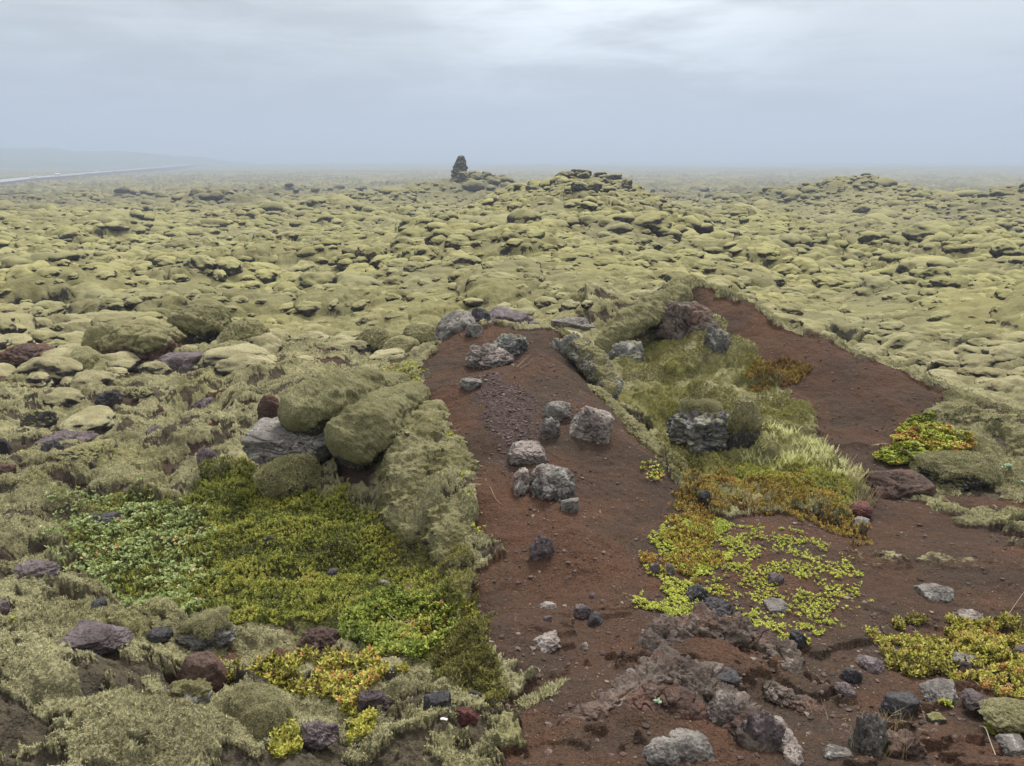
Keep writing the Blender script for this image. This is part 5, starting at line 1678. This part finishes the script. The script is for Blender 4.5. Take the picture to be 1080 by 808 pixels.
def tube(name, pts, r0, r1, mat, label, cat, seg=6):
    P = np.array(pts, float)
    tt = np.linspace(0, len(P) - 1, 14)
    C = np.stack([np.interp(tt, range(len(P)), P[:, k]) for k in range(3)], 1)
    for _ in range(2):
        C[1:-1] = (C[:-2] + 2 * C[1:-1] + C[2:]) / 4
    Tn = np.gradient(C, axis=0)
    Tn /= np.linalg.norm(Tn, axis=1)[:, None]
    up = np.array([0.1, 0.2, 1.0])
    A = np.cross(Tn, up); A /= np.linalg.norm(A, axis=1)[:, None] + 1e-9
    B = np.cross(Tn, A)
    rr = np.linspace(r0, r1, len(C))
    a = np.arange(seg) / seg * 2 * np.pi
    V = (C[:, None] + rr[:, None, None] * (A[:, None] * np.cos(a)[None, :, None] + B[:, None] * np.sin(a)[None, :, None])).reshape(-1, 3)
    i = np.arange(len(C) - 1)[:, None] * seg
    j = np.arange(seg)[None]
    q = np.stack([i + j, i + seg + j, i + seg + (j + 1) % seg, i + (j + 1) % seg], -1).reshape(-1, 4)
    o = mesh_np(name, V, q, mat)
    tag(o, label, cat)


def twig(pix, lifts, label, r=0.002, mat=None, cat='twig', name='dry_twig'):
    pts = []
    for (a, b), l in zip(pix, lifts):
        g = hit(a, b)
        pts.append((g[0], g[1], hz(g[0], g[1]) + r + l))
    tube(name, pts, r, r * 0.5, mat or M_TWIG, label, cat)


M_TWIG = flat_mat('bleached_twig', (0.30, 0.25, 0.19), 0.8, var=0.25)
twig([(512, 503), (518, 515), (522, 528), (526, 533), (530, 535)], [0, .01, .012, .01, 0], 'pale bent twig lying left of the arched rock')
twig([(545, 388), (553, 383), (560, 378)], [0, .02, .03], 'dry straw left of the lichen outcrop on the mound')
twig([(548, 390), (556, 386), (562, 380)], [.01, .01, 0], 'second dry straw crossing the first on the mound', 0.0016)
twig([(572, 715), (568, 708), (562, 705)], [0, .006, 0], 'short pale twig on the lower left of the path', 0.0018)
twig([(410, 660), (422, 672), (432, 670), (441, 676)], [.05, .055, .055, .05], 'bleached crooked twig over the crowberry shrub')
twig([(1048, 806), (1042, 795), (1036, 782), (1030, 780)], [0, .04, .06, .05], 'curved dry stalk in the lower right corner')
twig([(1062, 655), (1074, 645), (1090, 632)], [0.02, .08, .14], 'slanting straw above the yellow heath at the right edge', 0.0016)


def paper():
    g = hit(469, 785)
    V, Q = [], []
    n = 8
    for i in range(n):
        t = i / (n - 1)
        for s in (-1, 1):
            for k in (0, 1):
                V.append((-0.012 + 0.024 * t, s * 0.0045, 0.004 + 0.002 * math.sin(3 * t) + 0.002 * k))
    V = np.array(V)
    for i in range(n - 1):
        a, b = i * 4, i * 4 + 4
        Q += [(a, b, b + 2, a + 2), (a + 1, a + 3, b + 3, b + 1), (a, a + 1, b + 1, b), (a + 2, b + 2, b + 3, a + 3)]
    Q += [(0, 2, 3, 1), (n * 4 - 4, n * 4 - 3, n * 4 - 1, n * 4 - 2)]
    o = mesh_np('paper_scrap', V, Q, flat_mat('white_paper', (0.75, 0.75, 0.72), 0.7, var=0.03), loc=(g[0], g[1], hz(g[0], g[1]) + 0.008))
    o.rotation_euler = (0, 0, -0.2)
    tag(o, 'tiny white scrap of paper lying on the moss near the bottom', 'litter')


paper()


def flower(px, py, col, label, n=2):
    g = hit(px, py)
    z = hz(g[0], g[1])
    root = empty('flower', (g[0], g[1], z))
    tag(root, label, 'flower')
    rs = np.random.RandomState(int(px) + 5)
    V = []
    for k in range(n):
        cx, cy, h = rs.uniform(-.03, .03), rs.uniform(-.02, .02), rs.uniform(.05, .07)
        for a in np.arange(6) * 1.047:
            V.append(rot_to(leafq(0.014, 0.010), a, 0.3) + np.array([cx, cy, h]))
        s = mesh_np('stem', np.array([(cx - .001, cy, 0), (cx + .001, cy, 0), (cx + .001, cy, h), (cx - .001, cy, h), (cx, cy - .001, 0), (cx, cy + .001, 0), (cx, cy + .001, h), (cx, cy - .001, h)]),
                    [(0, 1, 2, 3), (4, 5, 6, 7)], bpy.data.materials['crowberry_leaves'], parent=root, smooth=False, attrs={'tint': np.full(8, .5)})
    V = np.vstack(V)
    mesh_np('petals', V, np.arange(len(V)).reshape(-1, 4), flat_mat('petal', col, 0.5, var=0.1), parent=root, smooth=False)


flower(26, 494, (0.75, 0.60, 0.03), 'yellow flowers in the moss near the left edge', 3)
flower(1077, 466, (0.62, 0.30, 0.55), 'pink flower by the right edge on the mossy hump', 2)

# ------------------------------------------------------------------ cars on the far road
def build_car():
    root = empty('parked_car')
    bm = bmesh.new()
    prof = [(-2.15, .35), (-2.2, .75), (-2.0, .95), (-1.1, 1.02), (-0.55, 1.02), (1.9, 1.05), (2.15, .95), (2.2, .6), (2.15, .35)]
    def ext(bm, prof, w, inset=None):
        vs = [[bm.verts.new((x, s * (w if inset is None or z < 1.1 else inset), z)) for x, z in prof] for s in (-1, 1)]
        n = len(prof)
        bm.faces.new(vs[0]); bm.faces.new(vs[1][::-1])
        for i in range(n):
            bm.faces.new((vs[0][i], vs[1][i], vs[1][(i + 1) % n], vs[0][(i + 1) % n]))
    ext(bm, prof, 0.88)
    bmesh.ops.recalc_face_normals(bm, faces=bm.faces)
    bmesh.ops.bevel(bm, geom=list(bm.edges), offset=0.05, segments=2, affect='EDGES')
    def fin(bm, name, mat):
        me = bpy.data.meshes.new(name); bm.to_mesh(me); bm.free(); me.materials.append(mat)
        o = bpy.data.objects.new(name, me); COL.objects.link(o); o.parent = root
        return o
    fin(bm, 'body', flat_mat('car_paint_white', (0.8, 0.8, 0.8), 0.3, var=0.02))
    bm = bmesh.new(); ext(bm, [(-0.95, 1.03), (-0.35, 1.42), (1.55, 1.44), (1.95, 1.03)], 0.78, 0.64)
    bmesh.ops.recalc_face_normals(bm, faces=bm.faces)
    fin(bm, 'window', flat_mat('car_glass', (0.03, 0.035, 0.04), 0.1, var=0.02))
    bm = bmesh.new(); ext(bm, [(-0.30, 1.42), (-0.2, 1.50), (1.45, 1.52), (1.5, 1.44)], 0.63, 0.60)
    bmesh.ops.recalc_face_normals(bm, faces=bm.faces)
    fin(bm, 'roof', bpy.data.materials['car_paint_white'])
    wm = flat_mat('tyre_rubber', (0.03, 0.03, 0.03), 0.8)
    for x in (-1.35, 1.35):
        for s in (-1, 1):
            bm = bmesh.new()
            bmesh.ops.create_cone(bm, cap_ends=True, segments=16, radius1=0.33, radius2=0.33, depth=0.2)
            o = fin(bm, 'wheel', wm)
            o.location = (x, s * 0.80, 0.33); o.rotation_euler = (math.pi / 2, 0, 0)
    return root


def cars():
    c0 = build_car()
    lst = [(65, 'white car furthest left of the cars on the distant road'), (97, 'white car second from the left on the distant road'),
           (120, 'white car just right of the widest gap on the distant road'), (135, 'white car in the middle of the string on the distant road'),
           (146, 'white car right behind the middle one on the distant road'), (201, 'white car where the distant road bends'),
           (237, 'white car nearest the horizon on the distant road')]
    px = RX / (RY * 1.0) / 1.035 * F_PX + 540
    for k, (p, lab) in enumerate(lst):
        o = c0 if k == 0 else copy_tree(c0)
        i = int(np.argmin(np.abs(px - p) + 1e3 * (RY > 3000)))
        side = 1.9 if k % 2 else -1.9
        o.location = (RX[i] + RNX[i] * side, RY[i] + RNY[i] * side, RZ[i] + 0.04)
        o.rotation_euler = (0, 0, math.atan2(RTY[i], RTX[i]) + (0 if k % 2 else math.pi))
        if k in (1, 5, 6):
            o.scale = (1.25, 1.1, 1.35)
        tag(o, lab, 'car', 'cars on the distant road')


cars()
